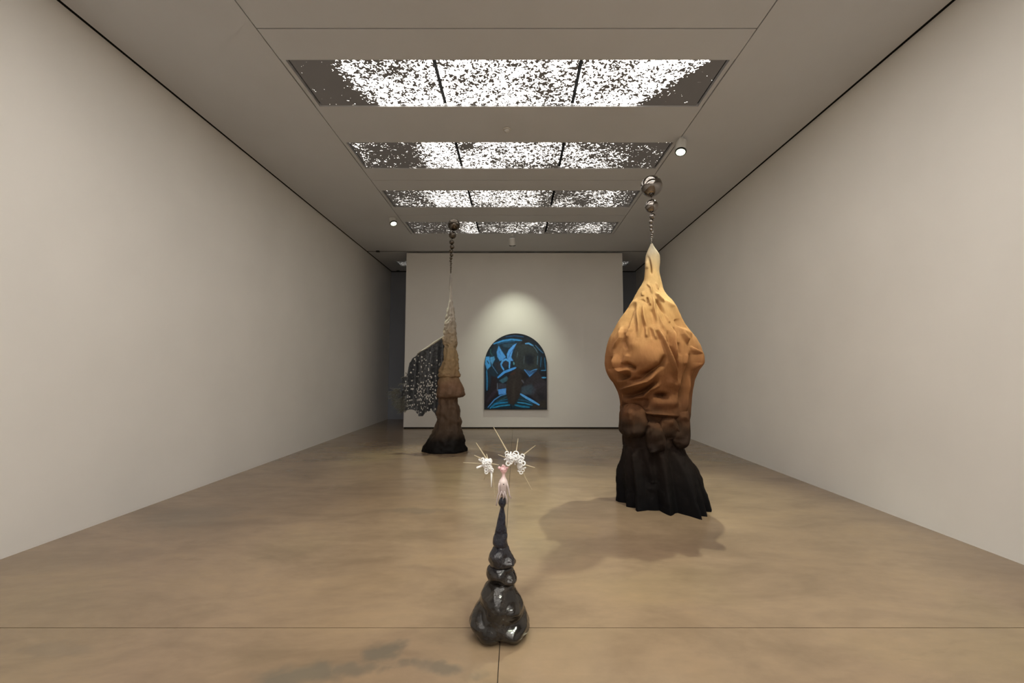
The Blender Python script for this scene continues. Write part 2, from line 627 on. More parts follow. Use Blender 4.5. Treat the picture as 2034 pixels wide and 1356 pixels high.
# ------------------------------------------------------------------ spotlights and small ceiling fittings
def spotlight(loc, aim, power, size, blend, label, length=0.18, rad=0.076, col=SPOT_COL, hang=0.03, soft=0.03):
    """Head whose lens sits at loc and looks at aim."""
    t = empty('ceiling_spotlight', (loc[0], loc[1], HC))
    lv = Vector((0, 0, loc[2] - HC))
    d = (Vector(aim) - Vector(loc)).normalized()
    MB().lathe([(rad * 0.92, -length), (rad, -length + 0.012), (rad, -0.012)], lv, 28, d).build('body', M_SPOTBODY, t)
    rim = MB()
    rim.lathe([(rad * 1.02, -0.012), (rad * 1.03, 0.0), (rad * 1.0, 0.008), (rad * 0.86, 0.008), (rad * 0.84, 0.0)], lv, 28, d)
    rim.build('rim', M_SPOTRIM, t)
    MB().lathe([(rad * 0.82, 0.0085), (rad * 0.80, 0.011), (rad * 0.5, 0.014), (0.001, 0.015)], lv, 28, d).build('lens', M_LENS, t, True)
    back = lv - d * (length * 0.62)
    y = MB()
    y.tube([back, Vector((back.x, back.y, -hang))], 0.011, 10)
    y.tube([Vector((back.x, back.y, -hang)), Vector((back.x, back.y, 0.0))], 0.030, 16)
    y.build('mount', M_SPOTBODY, t)
    ld = bpy.data.lights.new('spot_beam', 'SPOT')
    ld.energy = power
    ld.color = col
    ld.spot_size = size
    ld.spot_blend = blend
    ld.shadow_soft_size = soft
    lo = bpy.data.objects.new('spot_beam', ld)
    C.objects.link(lo)
    lo.parent = t
    lo.location = lv + d * 0.03
    lo.rotation_euler = d.to_track_quat('-Z', 'Y').to_euler()
    return tag(t, label, 'spotlight')


spotlight((2.43, 5.87, 4.63), (1.55, 4.75, 0.6), 620.0, math.radians(70), 0.7,
          'white cylinder spotlight hanging beside the ceiling joint above the brown sculpture')
spotlight((-2.56, 9.05, 4.72), (-1.15, 7.6, 0.2), 400.0, math.radians(50), 0.8,
          'white spotlight with lit lens on the ceiling above the net sculpture')
spotlight((0.0, 10.26, 4.60), (0.08, YP, 1.75), 175.0, math.radians(70), 1.0,
          'white cylinder spotlight aimed at the arched painting')

spotlight((2.30, 2.55, 4.62), (1.72, 5.0, 1.4), 380.0, math.radians(48), 0.7,
          'white spotlight overhead aimed at the tall brown sculpture')
spotlight((1.9, -0.4, 4.62), (0.0, 2.6, 0.9), 260.0, math.radians(34), 0.8,
          'white spotlight behind the viewer aimed at the small ceramic')

t = empty('smoke_detector', (-0.035, 5.67, HC))
MB().lathe([(0.055, 0.0), (0.055, -0.012), (0.050, -0.016)], (0, 0, 0), 32).build('base', M_DETECT, t, True)
MB().lathe([(0.036, -0.016), (0.040, -0.030), (0.036, -0.040), (0.012, -0.050), (0.001, -0.051)], (0, 0, 0), 32).build('dome', M_DETECT, t, True)
tag(t, 'small round white smoke detector between two ceiling lights', 'smoke detector')
for (x, y, lab) in ((-3.72, YP - 0.09, 'small black sensor box on the ceiling before the free-standing wall'),
                    (-3.80, YF - 0.10, 'small black sensor box high on the far wall')):
    t = empty('ceiling_sensor', (x, y, HC))
    MB().box(-0.045, 0.045, -0.03, 0.03, -0.035, 0.0).build('body', M_SENSOR, t)
    MB().lathe([(0.018, 0.0), (0.018, 0.012), (0.010, 0.02)], (0.0, -0.03, -0.018), 16, (0, -1, 0)).build('lens', M_SENSOR, t, True)
    tag(t, lab, 'sensor')


# ------------------------------------------------------------------ sculpture helpers
def seg_dist(X, Z, pts):
    """Distance of points to a polyline, and the fraction along it."""
    best = np.full(X.shape, 1e9)
    frac = np.zeros(X.shape)
    n = len(pts) - 1
    for i in range(n):
        (ax, az), (bx, bz) = pts[i], pts[i + 1]
        dx, dz = bx - ax, bz - az
        L2 = dx * dx + dz * dz + 1e-12
        t = np.clip(((X - ax) * dx + (Z - az) * dz) / L2, 0, 1)
        d = np.hypot(X - ax - t * dx, Z - az - t * dz)
        m_ = d < best
        best = np.where(m_, d, best)
        frac = np.where(m_, (i + t) / n, frac)
    return best, frac


def crop_pts(pts, ox, oz, sc, y):
    return [place(ox + a / sc, oz + b_ / sc, y) for a, b_ in pts]


def zramp_mat(name, stops, z0, z1, rough=0.8, bump=0.25, bscale=60.0, stretch=(1, 1, 0.25), sheen=0.0, mott=0.25, mscale=5.0, coat=0.0, wob=0.12, spec=0.08):
    """Dyed material: colour changes with height up the object."""
    m, nt, b = new_mat(name)
    L = nt.links.new
    tc = N(nt, 'ShaderNodeNewGeometry')
    sp = N(nt, 'ShaderNodeSeparateXYZ')
    L(tc.outputs['Position'], sp.inputs[0])
    mr = N(nt, 'ShaderNodeMapRange')
    mr.inputs['From Min'].default_value = z0
    mr.inputs['From Max'].default_value = z1
    L(sp.outputs['Z'], mr.inputs['Value'])
    n1 = N(nt, 'ShaderNodeTexNoise', Scale=mscale, Detail=4.0)
    L(tc.outputs['Position'], n1.inputs['Vector'])
    ad = N(nt, 'ShaderNodeMath', operation='MULTIPLY_ADD')
    L(n1.outputs['Fac'], ad.inputs[0])
    ad.inputs[1].default_value = wob
    sb = N(nt, 'ShaderNodeMath', operation='SUBTRACT')
    L(mr.outputs[0], ad.inputs[2])
    L(ad.outputs[0], sb.inputs[0])
    sb.inputs[1].default_value = wob * 0.5
    r = N(nt, 'ShaderNodeValToRGB')
    while len(r.color_ramp.elements) < len(stops):
        r.color_ramp.elements.new(0.5)
    for e, (p, c) in zip(r.color_ramp.elements, stops):
        e.position = p
        e.color = (*c, 1)
    L(sb.outputs[0], r.inputs['Fac'])
    mp = N(nt, 'ShaderNodeMapping')
    mp.inputs['Scale'].default_value = stretch
    L(tc.outputs['Position'], mp.inputs['Vector'])
    n2 = N(nt, 'ShaderNodeTexNoise', Scale=bscale, Detail=5.0, Roughness=0.65)
    L(mp.outputs['Vector'], n2.inputs['Vector'])
    mrr = N(nt, 'ShaderNodeMapRange')
    mrr.inputs['To Min'].default_value = 1 - mott
    mrr.inputs['To Max'].default_value = 1 + mott
    L(n2.outputs['Fac'], mrr.inputs['Value'])
    mx = N(nt, 'ShaderNodeVectorMath', operation='SCALE')
    L(r.outputs['Color'], mx.inputs[0])
    L(mrr.outputs[0], mx.inputs['Scale'])
    L(mx.outputs[0], b.inputs['Base Color'])
    bp = N(nt, 'ShaderNodeBump', Strength=bump, Distance=0.01)
    L(n2.outputs['Fac'], bp.inputs['Height'])
    L(bp.outputs['Normal'], b.inputs['Normal'])
    b.inputs['Roughness'].default_value = rough
    b.inputs['Sheen Weight'].default_value = sheen
    b.inputs['Coat Weight'].default_value = coat
    b.inputs['Specular IOR Level'].default_value = spec
    return m


def bead_chain(parent, beads, y, mat, pxm):
    """Metal balls growing upward, each its own part, on a thin rod."""
    pts = []
    for (u, v, r) in beads:
        x, z = place(u, v, y)
        big = r > 4
        r = r if big else r * 1.2
        mb = MB().ball((0, 0, 0), r * pxm, 48 if big else 16, 24 if big else 10)
        o = mb.build('bead', mat, parent, True)
        o.location = (x - parent.location.x, y - parent.location.y, z - parent.location.z)
        pts.append((x - parent.location.x, y - parent.location.y, z - parent.location.z))
    low = pts[-1]
    pts.append((low[0], low[1], low[2] - 0.06))
    MB().tube(pts, 0.004, 8).build('rod', mat, parent, True)


M_CHROME = plain('polished_dark_steel', (0.24, 0.22, 0.205), 0.07, 1.0)
M_BRONZE = plain('polished_black_bronze', (0.13, 0.11, 0.09), 0.14, 1.0)

# ------------------------------------------------------------------ tall brown felt sculpture
RX, RY = 1.72, 5.0
PXR = RY / FPX


def zr(v):
    return place(1297, v, RY)[1]


def pr(z_or_v):
    return (zr(z_or_v) - 0.0) / 3.05


felt_stops = [(pr(1000), (0.0040, 0.0040, 0.0050)), (pr(940), (0.0095, 0.0080, 0.0080)), (pr(880), (0.018, 0.0125, 0.0105)),
              (pr(842), (0.034, 0.020, 0.013)), (pr(806), (0.120, 0.053, 0.025)), (pr(735), (0.225, 0.100, 0.042)),
              (pr(680), (0.310, 0.152, 0.063)), (pr(620), (0.42, 0.245, 0.102)), (pr(545), (0.46, 0.30, 0.140)),
              (pr(515), (0.40, 0.30, 0.185)), (pr(490), (0.30, 0.255, 0.20))]
M_FELT = zramp_mat('dyed_felt', felt_stops, 0.0, 3.05, rough=0.88, bump=0.30, bscale=45.0, stretch=(1, 1, 0.22), sheen=0.0, mott=0.22, mscale=3.2, wob=0.16)

tall = empty('draped_sculpture', (RX, RY, 0.0))
tag(tall, 'tall brown felt sculpture fading to a black skirt, topped by a chain of steel balls', 'sculpture')

rows = [(484, 1293, 1296), (491, 1289, 1300), (506, 1283, 1310), (520, 1281.4, 1311), (533, 1281.6, 1309.5), (543, 1281, 1309.5),
        (560, 1278.7, 1313.5), (573, 1269.7, 1316), (586, 1261.7, 1323), (599, 1255, 1335), (613, 1246.4, 1344), (626, 1236.5, 1349),
        (640, 1228, 1354), (653, 1220.5, 1364), (672, 1211, 1379), (689, 1207.8, 1386.3), (705, 1205, 1391), (721, 1203.3, 1392),
        (737, 1207, 1382), (754, 1215, 1375.8), (770, 1228, 1372.5), (782, 1235.5, 1370), (802, 1236, 1369), (818, 1234, 1368.5),
        (835, 1233, 1365), (851, 1233.5, 1363), (870, 1236, 1360)]
rv = np.array([r[0] for r in rows], float)
rl = np.array([r[1] for r in rows], float)
rr_ = np.array([r[2] for r in rows], float)
A_, B_, C_ = (1190, 480, 7.53), (1190, 640, 6.164), (1200, 820, 5.65)
# folds: (points in a measured detail, detail, half width, height)
folds = [
    ([(850, 770), (835, 1000), (850, 1200)], A_, 0.014, 0.014), ([(700, 900), (680, 1100), (690, 1300)], A_, 0.014, 0.016), ([(560, 980), (500, 1200), (480, 1356)], A_, 0.016, 0.014),
    ([(650, 950), (640, 1150), (630, 1350)], A_, 0.013, -0.014), ([(730, 700), (715, 780)], A_, 0.012, 0.012), ([(870, 1020), (900, 1200), (930, 1356)], A_, 0.014, 0.012),
    ([(560, 60), (545, 200)], B_, 0.014, 0.014), ([(625, 60), (645, 230)], B_, 0.012, 0.012), ([(800, 100), (805, 300)], B_, 0.016, -0.016), ([(410, 60), (345, 200)], B_, 0.014, 0.014),
    ([(590, 60), (595, 220)], B_, 0.012, -0.010), ([(890, 60), (905, 200)], B_, 0.012, -0.014),
    ([(650, 810), (500, 920), (370, 1110), (230, 1330)], A_, 0.022, 0.030), ([(620, 850), (560, 1000), (450, 1180), (420, 1300)], A_, 0.030, -0.030),
    ([(640, 830), (615, 1000), (600, 1250), (560, 1450)], A_, 0.020, 0.022), ([(800, 560), (840, 640), (840, 760)], A_, 0.012, 0.012),
    ([(795, 800), (790, 950)], A_, 0.012, 0.014), ([(762, 800), (750, 920)], A_, 0.012, -0.016), ([(690, 850), (720, 880)], A_, 0.016, -0.012),
    ([(790, 1050), (790, 1220)], A_, 0.032, -0.020), ([(890, 720), (930, 800), (1000, 900)], A_, 0.016, 0.020),
    ([(880, 830), (930, 950), (1000, 1160)], A_, 0.016, -0.024), ([(940, 1000), (1010, 1160), (1030, 1230)], A_, 0.012, 0.012),
    ([(1000, 830), (1120, 960), (1190, 1130), (1310, 1330)], A_, 0.022, 0.022), ([(1150, 1150), (1200, 1300)], A_, 0.016, -0.016),
    ([(767, 240), (767, 330)], A_, 0.012, -0.045), ([(820, 120), (860, 300), (870, 430)], A_, 0.010, -0.016), ([(930, 560), (950, 680)], A_, 0.01, 0.01),
    ([(740, 220), (735, 320)], A_, 0.014, 0.010), ([(815, 200), (815, 330)], A_, 0.014, 0.010), ([(720, 480), (700, 600)], A_, 0.02, 0.012),
    ([(310, 40), (285, 180), (200, 320)], B_, 0.013, 0.026), ([(340, 120), (310, 240), (340, 340)], B_, 0.016, -0.018),
    ([(690, 80), (720, 220), (780, 420), (840, 600), (905, 740)], B_, 0.015, 0.034), ([(660, 100), (690, 250)], B_, 0.014, -0.014),
    ([(760, 220), (830, 420), (900, 600)], B_, 0.022, -0.022), ([(860, 60), (850, 250), (870, 470)], B_, 0.015, 0.020),
    ([(905, 250), (910, 420)], B_, 0.02, -0.016),
    ([(930, 40), (960, 150), (1030, 270)], B_, 0.016, 0.030), ([(985, 120), (1050, 230)], B_, 0.014, -0.020), ([(1000, 420), (990, 500)], B_, 0.02, 0.014),
    ([(1050, 290), (1130, 390), (1130, 500), (1080, 600)], B_, 0.018, 0.040), ([(1062, 380), (1048, 560), (990, 780), (970, 1000)], B_, 0.018, -0.050),
    ([(1170, 420), (1150, 520)], B_, 0.012, -0.016), ([(1000, 100), (1090, 130)], B_, 0.03, 0.02),
    ([(560, 400), (600, 420)], B_, 0.15, 0.034), ([(360, 120), (400, 260)], B_, 0.06, 0.026),
    ([(735, 400), (690, 520), (560, 610), (430, 660)], B_, 0.026, -0.034),
    ([(215, 380), (230, 470), (240, 570), (300, 605), (360, 560)], B_, 0.020, 0.050), ([(330, 520), (390, 560)], B_, 0.022, -0.050),
    ([(180, 400), (190, 560), (280, 670), (380, 640)], B_, 0.028, -0.045), ([(330, 420), (300, 490)], B_, 0.02, 0.02),
    ([(650, 610), (570, 720), (420, 790), (300, 850)], B_, 0.020, 0.040), ([(690, 680), (570, 820), (400, 900), (320, 910)], B_, 0.024, -0.036),
    ([(600, 600), (480, 690), (340, 720)], B_, 0.022, -0.020),
    ([(700, 760), (600, 830), (560, 910), (400, 950)], B_, 0.018, 0.028), ([(640, 890), (740, 890), (830, 910)], B_, 0.026, -0.036),
    ([(580, 960), (560, 1030)], B_, 0.018, -0.02), ([(840, 740), (900, 760)], B_, 0.05, 0.022), ([(700, 980), (880, 980)], B_, 0.05, 0.024),
    ([(385, 1000), (450, 1055), (560, 1115), (700, 1115), (950, 1145)], B_, 0.014, 0.022),
    ([(1080, 650), (1050, 900), (1030, 1150)], B_, 0.03, 0.02), ([(270, 740), (290, 900)], B_, 0.03, 0.012),
]
folds = [(crop_pts(p, *d, RY - 0.28), w, h) for p, d, w, h in folds]

NT, NR = 420, 420
th = np.linspace(0, 2 * PI, NT, endpoint=False)
front = np.sin(th)                                   # 1 faces the viewer
# lower hem height round the body
hx = np.array([1232, 1250, 1256, 1263, 1281, 1303, 1328, 1345, 1353, 1362, 1370])
hv = np.array([806, 803, 806, 812, 824, 824, 829, 832, 848, 862, 866])
cosx = np.cos(th)
ucol = 1301 + 67 * cosx
vb = np.where(front > -0.05, np.interp(ucol, hx, hv), 852 + 6 * np.sin(5 * th))
tt = np.linspace(0, 1, NR)
P = np.zeros((NR, NT, 3))
V = 484 + tt[:, None] * (vb[None, :] - 484)
vf = np.linspace(470, 890, 841)
kw = np.exp(-(np.arange(-20, 21) / 9.0) ** 2)
kw /= kw.sum()
Lw = np.interp(V, vf[20:-20], np.convolve(np.interp(vf, rv, rl), kw, 'valid'))
Rw = np.interp(V, vf[20:-20], np.convolve(np.interp(vf, rv, rr_), kw, 'valid'))
ker = np.ones(9) / 9
cx = (Lw + Rw) / 2
hw = (Rw - Lw) / 2
bx_, bz_ = np.vectorize(lambda u, v: place(u, v, RY))(cx, V)
a = hw * PXR
bdep = a * (0.95 - 0.09 * sm(V, 540, 640))
X = bx_ + a * cosx[None, :]
Yc = RY - bdep * front[None, :]
Z = bz_
# curl the hem inwards
cur_ = np.clip((tt - 0.965) / 0.035, 0, 1) ** 2
disp = np.zeros_like(X)
for pts, w, h in folds:
    d, fr_ = seg_dist(X, Z, pts)
    length = sum(math.hypot(pts[i + 1][0] - pts[i][0], pts[i + 1][1] - pts[i][1]) for i in range(len(pts) - 1))
    if length > 5 * w:
        taper = sm(np.minimum(fr_, 1 - fr_), -0.06, 0.30)
    else:
        taper = 0.62
    disp += 2.9 * h * taper * np.exp(-(d / (1.05 * w)) ** 2)
fm = np.clip(front, 0, 1) ** 0.6
disp = disp * fm[None, :]
body = np.clip((V - 575) / 90, 0, 1)
bk = np.clip(-front + 0.15, 0, 1)
disp += bk[None, :] * body * (0.022 * np.sin(9 * th[None, :] + 2.2 * Z) + 0.014 * np.sin(17 * th[None, :] - 3 * Z))
nz = vnoise(np.stack([X, Yc, Z * 0.7], -1).reshape(-1, 3), 5.0, 3, 3.1).reshape(X.shape)
disp += 0.012 * nz * np.clip((V - 500) / 120, 0.15, 1)
disp -= cur_[:, None] * 0.05
nx_ = cosx[None, :] * np.ones_like(X)
ny_ = -front[None, :] * np.ones_like(X)
P[..., 0] = X + disp * nx_ - RX
P[..., 1] = Yc + disp * ny_ - RY
P[..., 2] = Z - 0.0
ud = link('upper_drape', grid_mesh('upper_drape', P, wrap=True, capends=True, flip=True), M_FELT, tall)
tag(ud, 'gathered tan to brown felt drape')


def lobe(parent, u, v, hwp, hhp, y, depth, tilt, mat, seed, name='fold_lobe'):
    x, z = place(u, v, y)
    n, mth = 36, 56
    ph = np.linspace(0.001, PI - 0.001, n)[:, None]
    t_ = np.linspace(0, 2 * PI, mth, endpoint=False)[None, :]
    e = 0.66

    def pw(q):
        return np.sign(q) * np.abs(q) ** e
    s = np.sin(ph) ** e
    k = y / FPX
    xx = hwp * k * s * pw(np.cos(t_)) * np.ones_like(ph)
    yy = depth * s * pw(np.sin(t_)) * np.ones_like(ph)
    zz = hhp * k * pw(np.cos(ph)) * np.ones_like(t_)
    xx = xx * (1 - 0.20 * zz / (hhp * k))
    ca, sa = math.cos(tilt), math.sin(tilt)
    xr, zz2 = xx * ca - zz * sa, xx * sa + zz * ca
    Q = np.stack([xr + x - parent.location.x, yy + y - parent.location.y, zz2 + z], -1)
    nn = vnoise(Q.reshape(-1, 3), 9.0, 3, seed).reshape(xx.shape)
    Q[..., 0] += 0.020 * nn
    Q[..., 1] += 0.045 * nn
    return link(name, grid_mesh(name, Q, wrap=True, capends=True, flip=True), mat, parent)


lobe(tall, 1258, 834, 25, 33, RY - 0.10, 0.22, 0.06, M_FELT, 1.0)
lobe(tall, 1323, 845, 20, 27, RY - 0.19, 0.15, 0.28, M_FELT, 2.0)
lobe(tall, 1346, 846, 17, 42, RY - 0.13, 0.21, -0.06, M_FELT, 3.0)
lobe(tall, 1298, 866, 19, 31, RY - 0.24, 0.13, 0.12, M_FELT, 4.0)

# skirt: from a narrow waist to the folded hem lying on the floor
BC = (1.735, 5.02)
hem = [(1.262, 5.16), (1.285, 5.10), (1.366, 5.06), (1.335, 4.93), (1.43, 4.885), (1.415, 4.765), (1.53, 4.80), (1.656, 4.79), (1.713, 4.635),
       (1.826, 4.71), (1.90, 4.63), (1.978, 4.51), (2.020, 4.62), (2.078, 4.60), (2.135, 4.76), (2.20, 4.74), (2.245, 4.83), (2.235, 5.0),
       (2.15, 5.12), (2.17, 5.25), (2.05, 5.31), (2.0, 5.43), (1.87, 5.40), (1.78, 5.50), (1.66, 5.42), (1.55, 5.47), (1.47, 5.36), (1.36, 5.36), (1.33, 5.25)]
ang = np.array([math.atan2(-(y - BC[1]), x - BC[0]) % (2 * PI) for x, y in hem])
rad = np.array([math.hypot(x - BC[0], y - BC[1]) for x, y in hem])
o_ = np.argsort(ang)
ang, rad = ang[o_], rad[o_]
NS = 360
ths = np.linspace(0, 2 * PI, NS, endpoint=False)
rb = np.interp(ths, np.concatenate([ang - 2 * PI, ang, ang + 2 * PI]), np.tile(rad, 3))
rb_s = np.real(np.fft.ifft(np.fft.fft(rb) * (np.abs(np.fft.fftfreq(NS, 1 / NS)) <= 3)))     # smooth part
flute = rb - rb_s
ztop = zr(806)
zw = zr(884)
K = 150
zs = np.concatenate([np.linspace(ztop, zw, 40)[:-1], np.linspace(zw, 0.0, K)])
sv = np.array([0, .115, .22, .37, .53, .68, .84, 1.0])
eR = np.array([0, .11, .28, .56, .74, .82, .94, 1.0])
eL = np.array([0, .10, .42, .80, 1.04, 1.08, 1.05, 1.0])
wx = 1.668
SP = np.zeros((len(zs), NS, 3))
cs, sn = np.cos(ths), np.sin(ths)
for i, z in enumerate(zs):
    if z >= zw:
        q = (z - zw) / (ztop - zw)
        r0 = 0.335 + 0.02 * q
        x = wx + r0 * cs
        y = RY - (0.27 + 0.02 * q) * sn
        x += 0.008 * np.cos(14 * ths)
    else:
        t_ = 1 - z / zw
        e = 0.5 * (1 + cs) * np.interp(t_, sv, eR) + 0.5 * (1 - cs) * np.interp(t_, sv, eL)
        ef = e * (1 - np.clip(sn, 0, 1)) + np.clip(sn, 0, 1) * (0.55 * t_ + 0.45 * np.interp(t_, sv, eR))
        xb, yb = BC[0] + rb_s * cs, BC[1] - rb_s * sn
        x = (wx + 0.335 * cs) * (1 - ef) + xb * ef
        y = (RY - 0.27 * sn) * (1 - ef) + yb * ef
        fl_ = flute * (0.08 + 0.92 * t_ ** 1.3) * np.clip(t_ * 5, 0, 1)
        for a0, a1, aw, am, tb in ((140, 146, 7, 0.034, 1.2), (118, 112, 6, 0.022, 0.55), (90, 93, 6, 0.032, 1.2), (72, 80, 5, -0.024, 1.2), (52, 64, 6, 0.040, 1.2), (38, 50, 5, 0.026, 1.2), (160, 163, 6, 0.024, 1.2), (104, 104, 6, -0.022, 0.9)):
            ac = math.radians(a0 + (a1 - a0) * t_)
            fl_ = fl_ + 1.5 * am * np.exp(-((ths - ac) / math.radians(aw)) ** 2) * min(1.0, t_ * 8) * (1.0 if t_ < tb else 0.0) * (1 - 0.6 * t_)
        x = x + fl_ * cs
        y = y - fl_ * sn
    SP[i, :, 0] = x - RX
    SP[i, :, 1] = y - RY
    SP[i, :, 2] = z
nn = vnoise(SP.reshape(-1, 3) * np.array([1, 1, 0.8]), 7.0, 3, 8.0).reshape(SP.shape[:2])
edge = np.clip(SP[..., 2] / 0.12, 0.1, 1)
SP[..., 0] += 0.016 * nn * cs[None, :] * edge
SP[..., 1] -= 0.020 * nn * sn[None, :] * edge
sk = link('skirt', grid_mesh('skirt', SP, wrap=True, capends=True, flip=True), M_FELT, tall)
tag(sk, 'black fluted felt skirt')
bead_chain(tall, [(1293.9, 369.7, 21.3), (1294.2, 409.5, 13.3), (1296, 430, 6.4), (1293.7, 440.4, 4.9), (1294.2, 449.4, 3.7), (1294.2, 456.4, 3.0),
                  (1296.6, 461.7, 2.5), (1295, 466.6, 2.2), (1295.1, 471.2, 2.0), (1294.2, 475.3, 1.7), (1294.6, 478.6, 1.5), (1294, 481.8, 1.4)], RY, M_CHROME, PXR)

# ------------------------------------------------------------------ slim net sculpture
LX, LY = -1.275, 8.36
PXL = LY / FPX


def zl(v):
    return max(0.0, place(890, v, LY)[1])


def pl(v):
    return zl(v) / 3.5


slim_stops = [(pl(893), (0.004, 0.004, 0.004)), (pl(872), (0.010, 0.008, 0.007)), (pl(845), (0.068, 0.046, 0.032)), (pl(800), (0.095, 0.062, 0.043)),
              (pl(765), (0.170, 0.100, 0.062)), (pl(740), (0.23, 0.155, 0.085)), (pl(700), (0.27, 0.195, 0.110)), (pl(670), (0.30, 0.24, 0.17)),
              (pl(640), (0.34, 0.30, 0.25)), (pl(590), (0.42, 0.385, 0.345)), (pl(550), (0.30, 0.28, 0.255))]
M_SLIM = zramp_mat('waxed_brown_hide', slim_stops, 0.0, 3.5, rough=0.55, bump=0.35, bscale=22.0, stretch=(1, 1, 0.45), mott=0.35, mscale=4.0, wob=0.08)
slim = empty('net_wing_sculpture', (LX, LY, 0.0))
tag(slim, 'slim spired sculpture with a dark net wing, topped by a chain of bronze balls', 'sculpture')


def turned(name, rows, y, ox, oy, mat, parent, ykeep=0.9, lump=0.01, lscale=9.0, seed=0.0, nt=96, sub=6, extra=None, label=None, ground=None):
    """Lumpy turned body from measured (height, left, right) rows."""
    k = y / FPX
    pts = []
    for (v, l, r) in rows:
        x, z = place((l + r) / 2, v, y)
        pts.append((x, max(z, 0.0), (r - l) / 2 * k))
    if ground:
        pts += ground
    pts = np.array(pts)
    tin = np.arange(len(pts))
    tq = np.linspace(0, len(pts) - 1, (len(pts) - 1) * sub + 1)
    sm_ = []
    for c in range(3):                        # Catmull-Rom through the rows
        q = pts[:, c]
        qq = np.concatenate([[2 * q[0] - q[1]], q, [2 * q[-1] - q[-2]]])
        i = np.minimum(tq.astype(int), len(pts) - 2)
        f_ = tq - i
        p0, p1, p2, p3 = qq[i], qq[i + 1], qq[i + 2], qq[i + 3]
        sm_.append(0.5 * (2 * p1 + (p2 - p0) * f_ + (2 * p0 - 5 * p1 + 4 * p2 - p3) * f_ ** 2 + (3 * p1 - p0 - 3 * p2 + p3) * f_ ** 3))
    cxr, zz, rr = sm_
    rr = np.maximum(rr, 0.002)
    zz = np.maximum(zz, 0.0)
    t_ = np.linspace(0, 2 * PI, nt, endpoint=False)
    Q = np.zeros((len(zz), nt, 3))
    Q[..., 0] = cxr[:, None] + rr[:, None] * np.cos(t_) - ox
    Q[..., 1] = y - ykeep * rr[:, None] * np.sin(t_) - oy
    Q[..., 2] = zz[:, None]
    nn = vnoise(Q.reshape(-1, 3), lscale, 3, seed).reshape(Q.shape[:2])
    d = lump * nn * np.clip(rr[:, None] / 0.08, 0.1, 1)
    if extra is not None:
        d = d + extra(Q[..., 0] + ox, Q[..., 2], t_[None, :] * np.ones_like(d), rr[:, None])
    Q[..., 0] += d * np.cos(t_)
    Q[..., 1] -= d * np.sin(t_)
    o = link(name, grid_mesh(name, Q, wrap=True, capends=True, flip=True), mat, parent)
    if label:
        tag(o, label)
    return o


turned('spire', [(543, 894.5, 896), (548, 893.8, 897), (556, 893, 897.5), (570, 893, 897.8), (582, 893, 897.8), (592, 892.6, 898.6), (600, 891.4, 900),
                 (610, 889.5, 901.2), (620, 887.5, 902.3), (632, 885, 904), (642, 883.2, 905.2), (650, 882.5, 905.7), (656, 881, 906.2), (661, 879.6, 907.2), (666, 881, 906.5),
                 (671, 879.6, 907.4), (678, 879.4, 907.8), (684, 881, 908.6), (689, 883.6, 907), (694, 882.6, 906.8), (712, 880.7, 909.6), (722, 878, 910.2), (733, 874.5, 911.7), (741, 872, 913),
                 (746, 871, 914.6), (748.5, 872.5, 914.2), (749.5, 875, 911)], LY, LX, LY, M_SLIM, slim, lump=0.030, lscale=12.0, seed=2.0,
       extra=lambda X, Z, T, R: 0.05 * R * np.sin(7 * T + 4 * Z), label='pale grey to tan lumpy spire')
turned('flared_cuff', [(746, 875.5, 911), (752, 872.5, 912.6), (760, 870.5, 915), (768, 869.4, 918.5), (775, 868.6, 921.5), (781, 868, 923), (785, 868.2, 922.2), (788, 869, 918), (789.5, 872, 912)],
       LY, LX, LY, M_SLIM, slim, lump=0.02, lscale=8.0, seed=5.0, extra=lambda X, Z, T, R: 0.016 * np.sin(8 * T + 2 * Z) * np.clip((1.35 - Z) / 0.3, 0, 1), label='brown flared cuff')
turned('trunk', [(783, 873, 909), (792, 870.6, 909.4), (800, 870.6, 910.4), (810, 871.5, 912.5), (826, 869.4, 913.8), (842, 867, 915.2), (852, 863, 917.3), (862, 858, 920.2), (873, 850.8, 922.2), (884, 845, 925),
                 (891, 842.4, 926.6)], LY, LX, LY, M_SLIM, slim, ykeep=0.80, lump=0.04, lscale=6.0, seed=9.0,
       extra=lambda X, Z, T, R: 0.012 * np.sin(9 * T + 1.5 * Z), label='dark brown trunk with black foot', ground=[(-1.275, 0.012, 0.42), (-1.275, 0.0, 0.405)])
bead_chain(slim, [(901.9, 446.6, 12.3), (899, 467.3, 7.4), (897.3, 481.0, 5.0), (898, 490.5, 4.0), (896.2, 498.8, 3.5), (896.9, 506.4, 3.0), (895.9, 512.8, 2.5), (895.2, 518.3, 2.1), (896, 523.1, 1.8),
                  (895.6, 527.4, 1.6), (895.7, 531.2, 1.5), (895.4, 534.8, 1.4), (895.4, 538.2, 1.3), (895.3, 541.4, 1.3)], LY, M_BRONZE, PXL)

# net wing
D_ = (770, 660, 7.53)
WY = LY - 0.02
outline = crop_pts([(836, 66), (790, 95), (700, 150), (560, 255), (440, 330), (380, 380), (345, 450), (325, 520), (316, 600), (298, 645), (230, 662), (218, 690),
                    (214, 735), (184, 768), (200, 785), (262, 762), (272, 790), (240, 815), (262, 850), (200, 845), (150, 870), (120, 915), (150, 1000), (200, 1080), (250, 1140), (275, 1165), (340, 1150), (400, 1160), (440, 1210),
                    (465, 1258), (520, 1255), (560, 1215), (590, 1190), (660, 1165), (700, 1225), (748, 1330), (800, 1240), (810, 1000), (830, 800),
                    (850, 600), (880, 400), (880, 200)], *D_, WY)
ox_ = np.array([q[0] for q in outline])
oz_ = np.array([q[1] for q in outline])


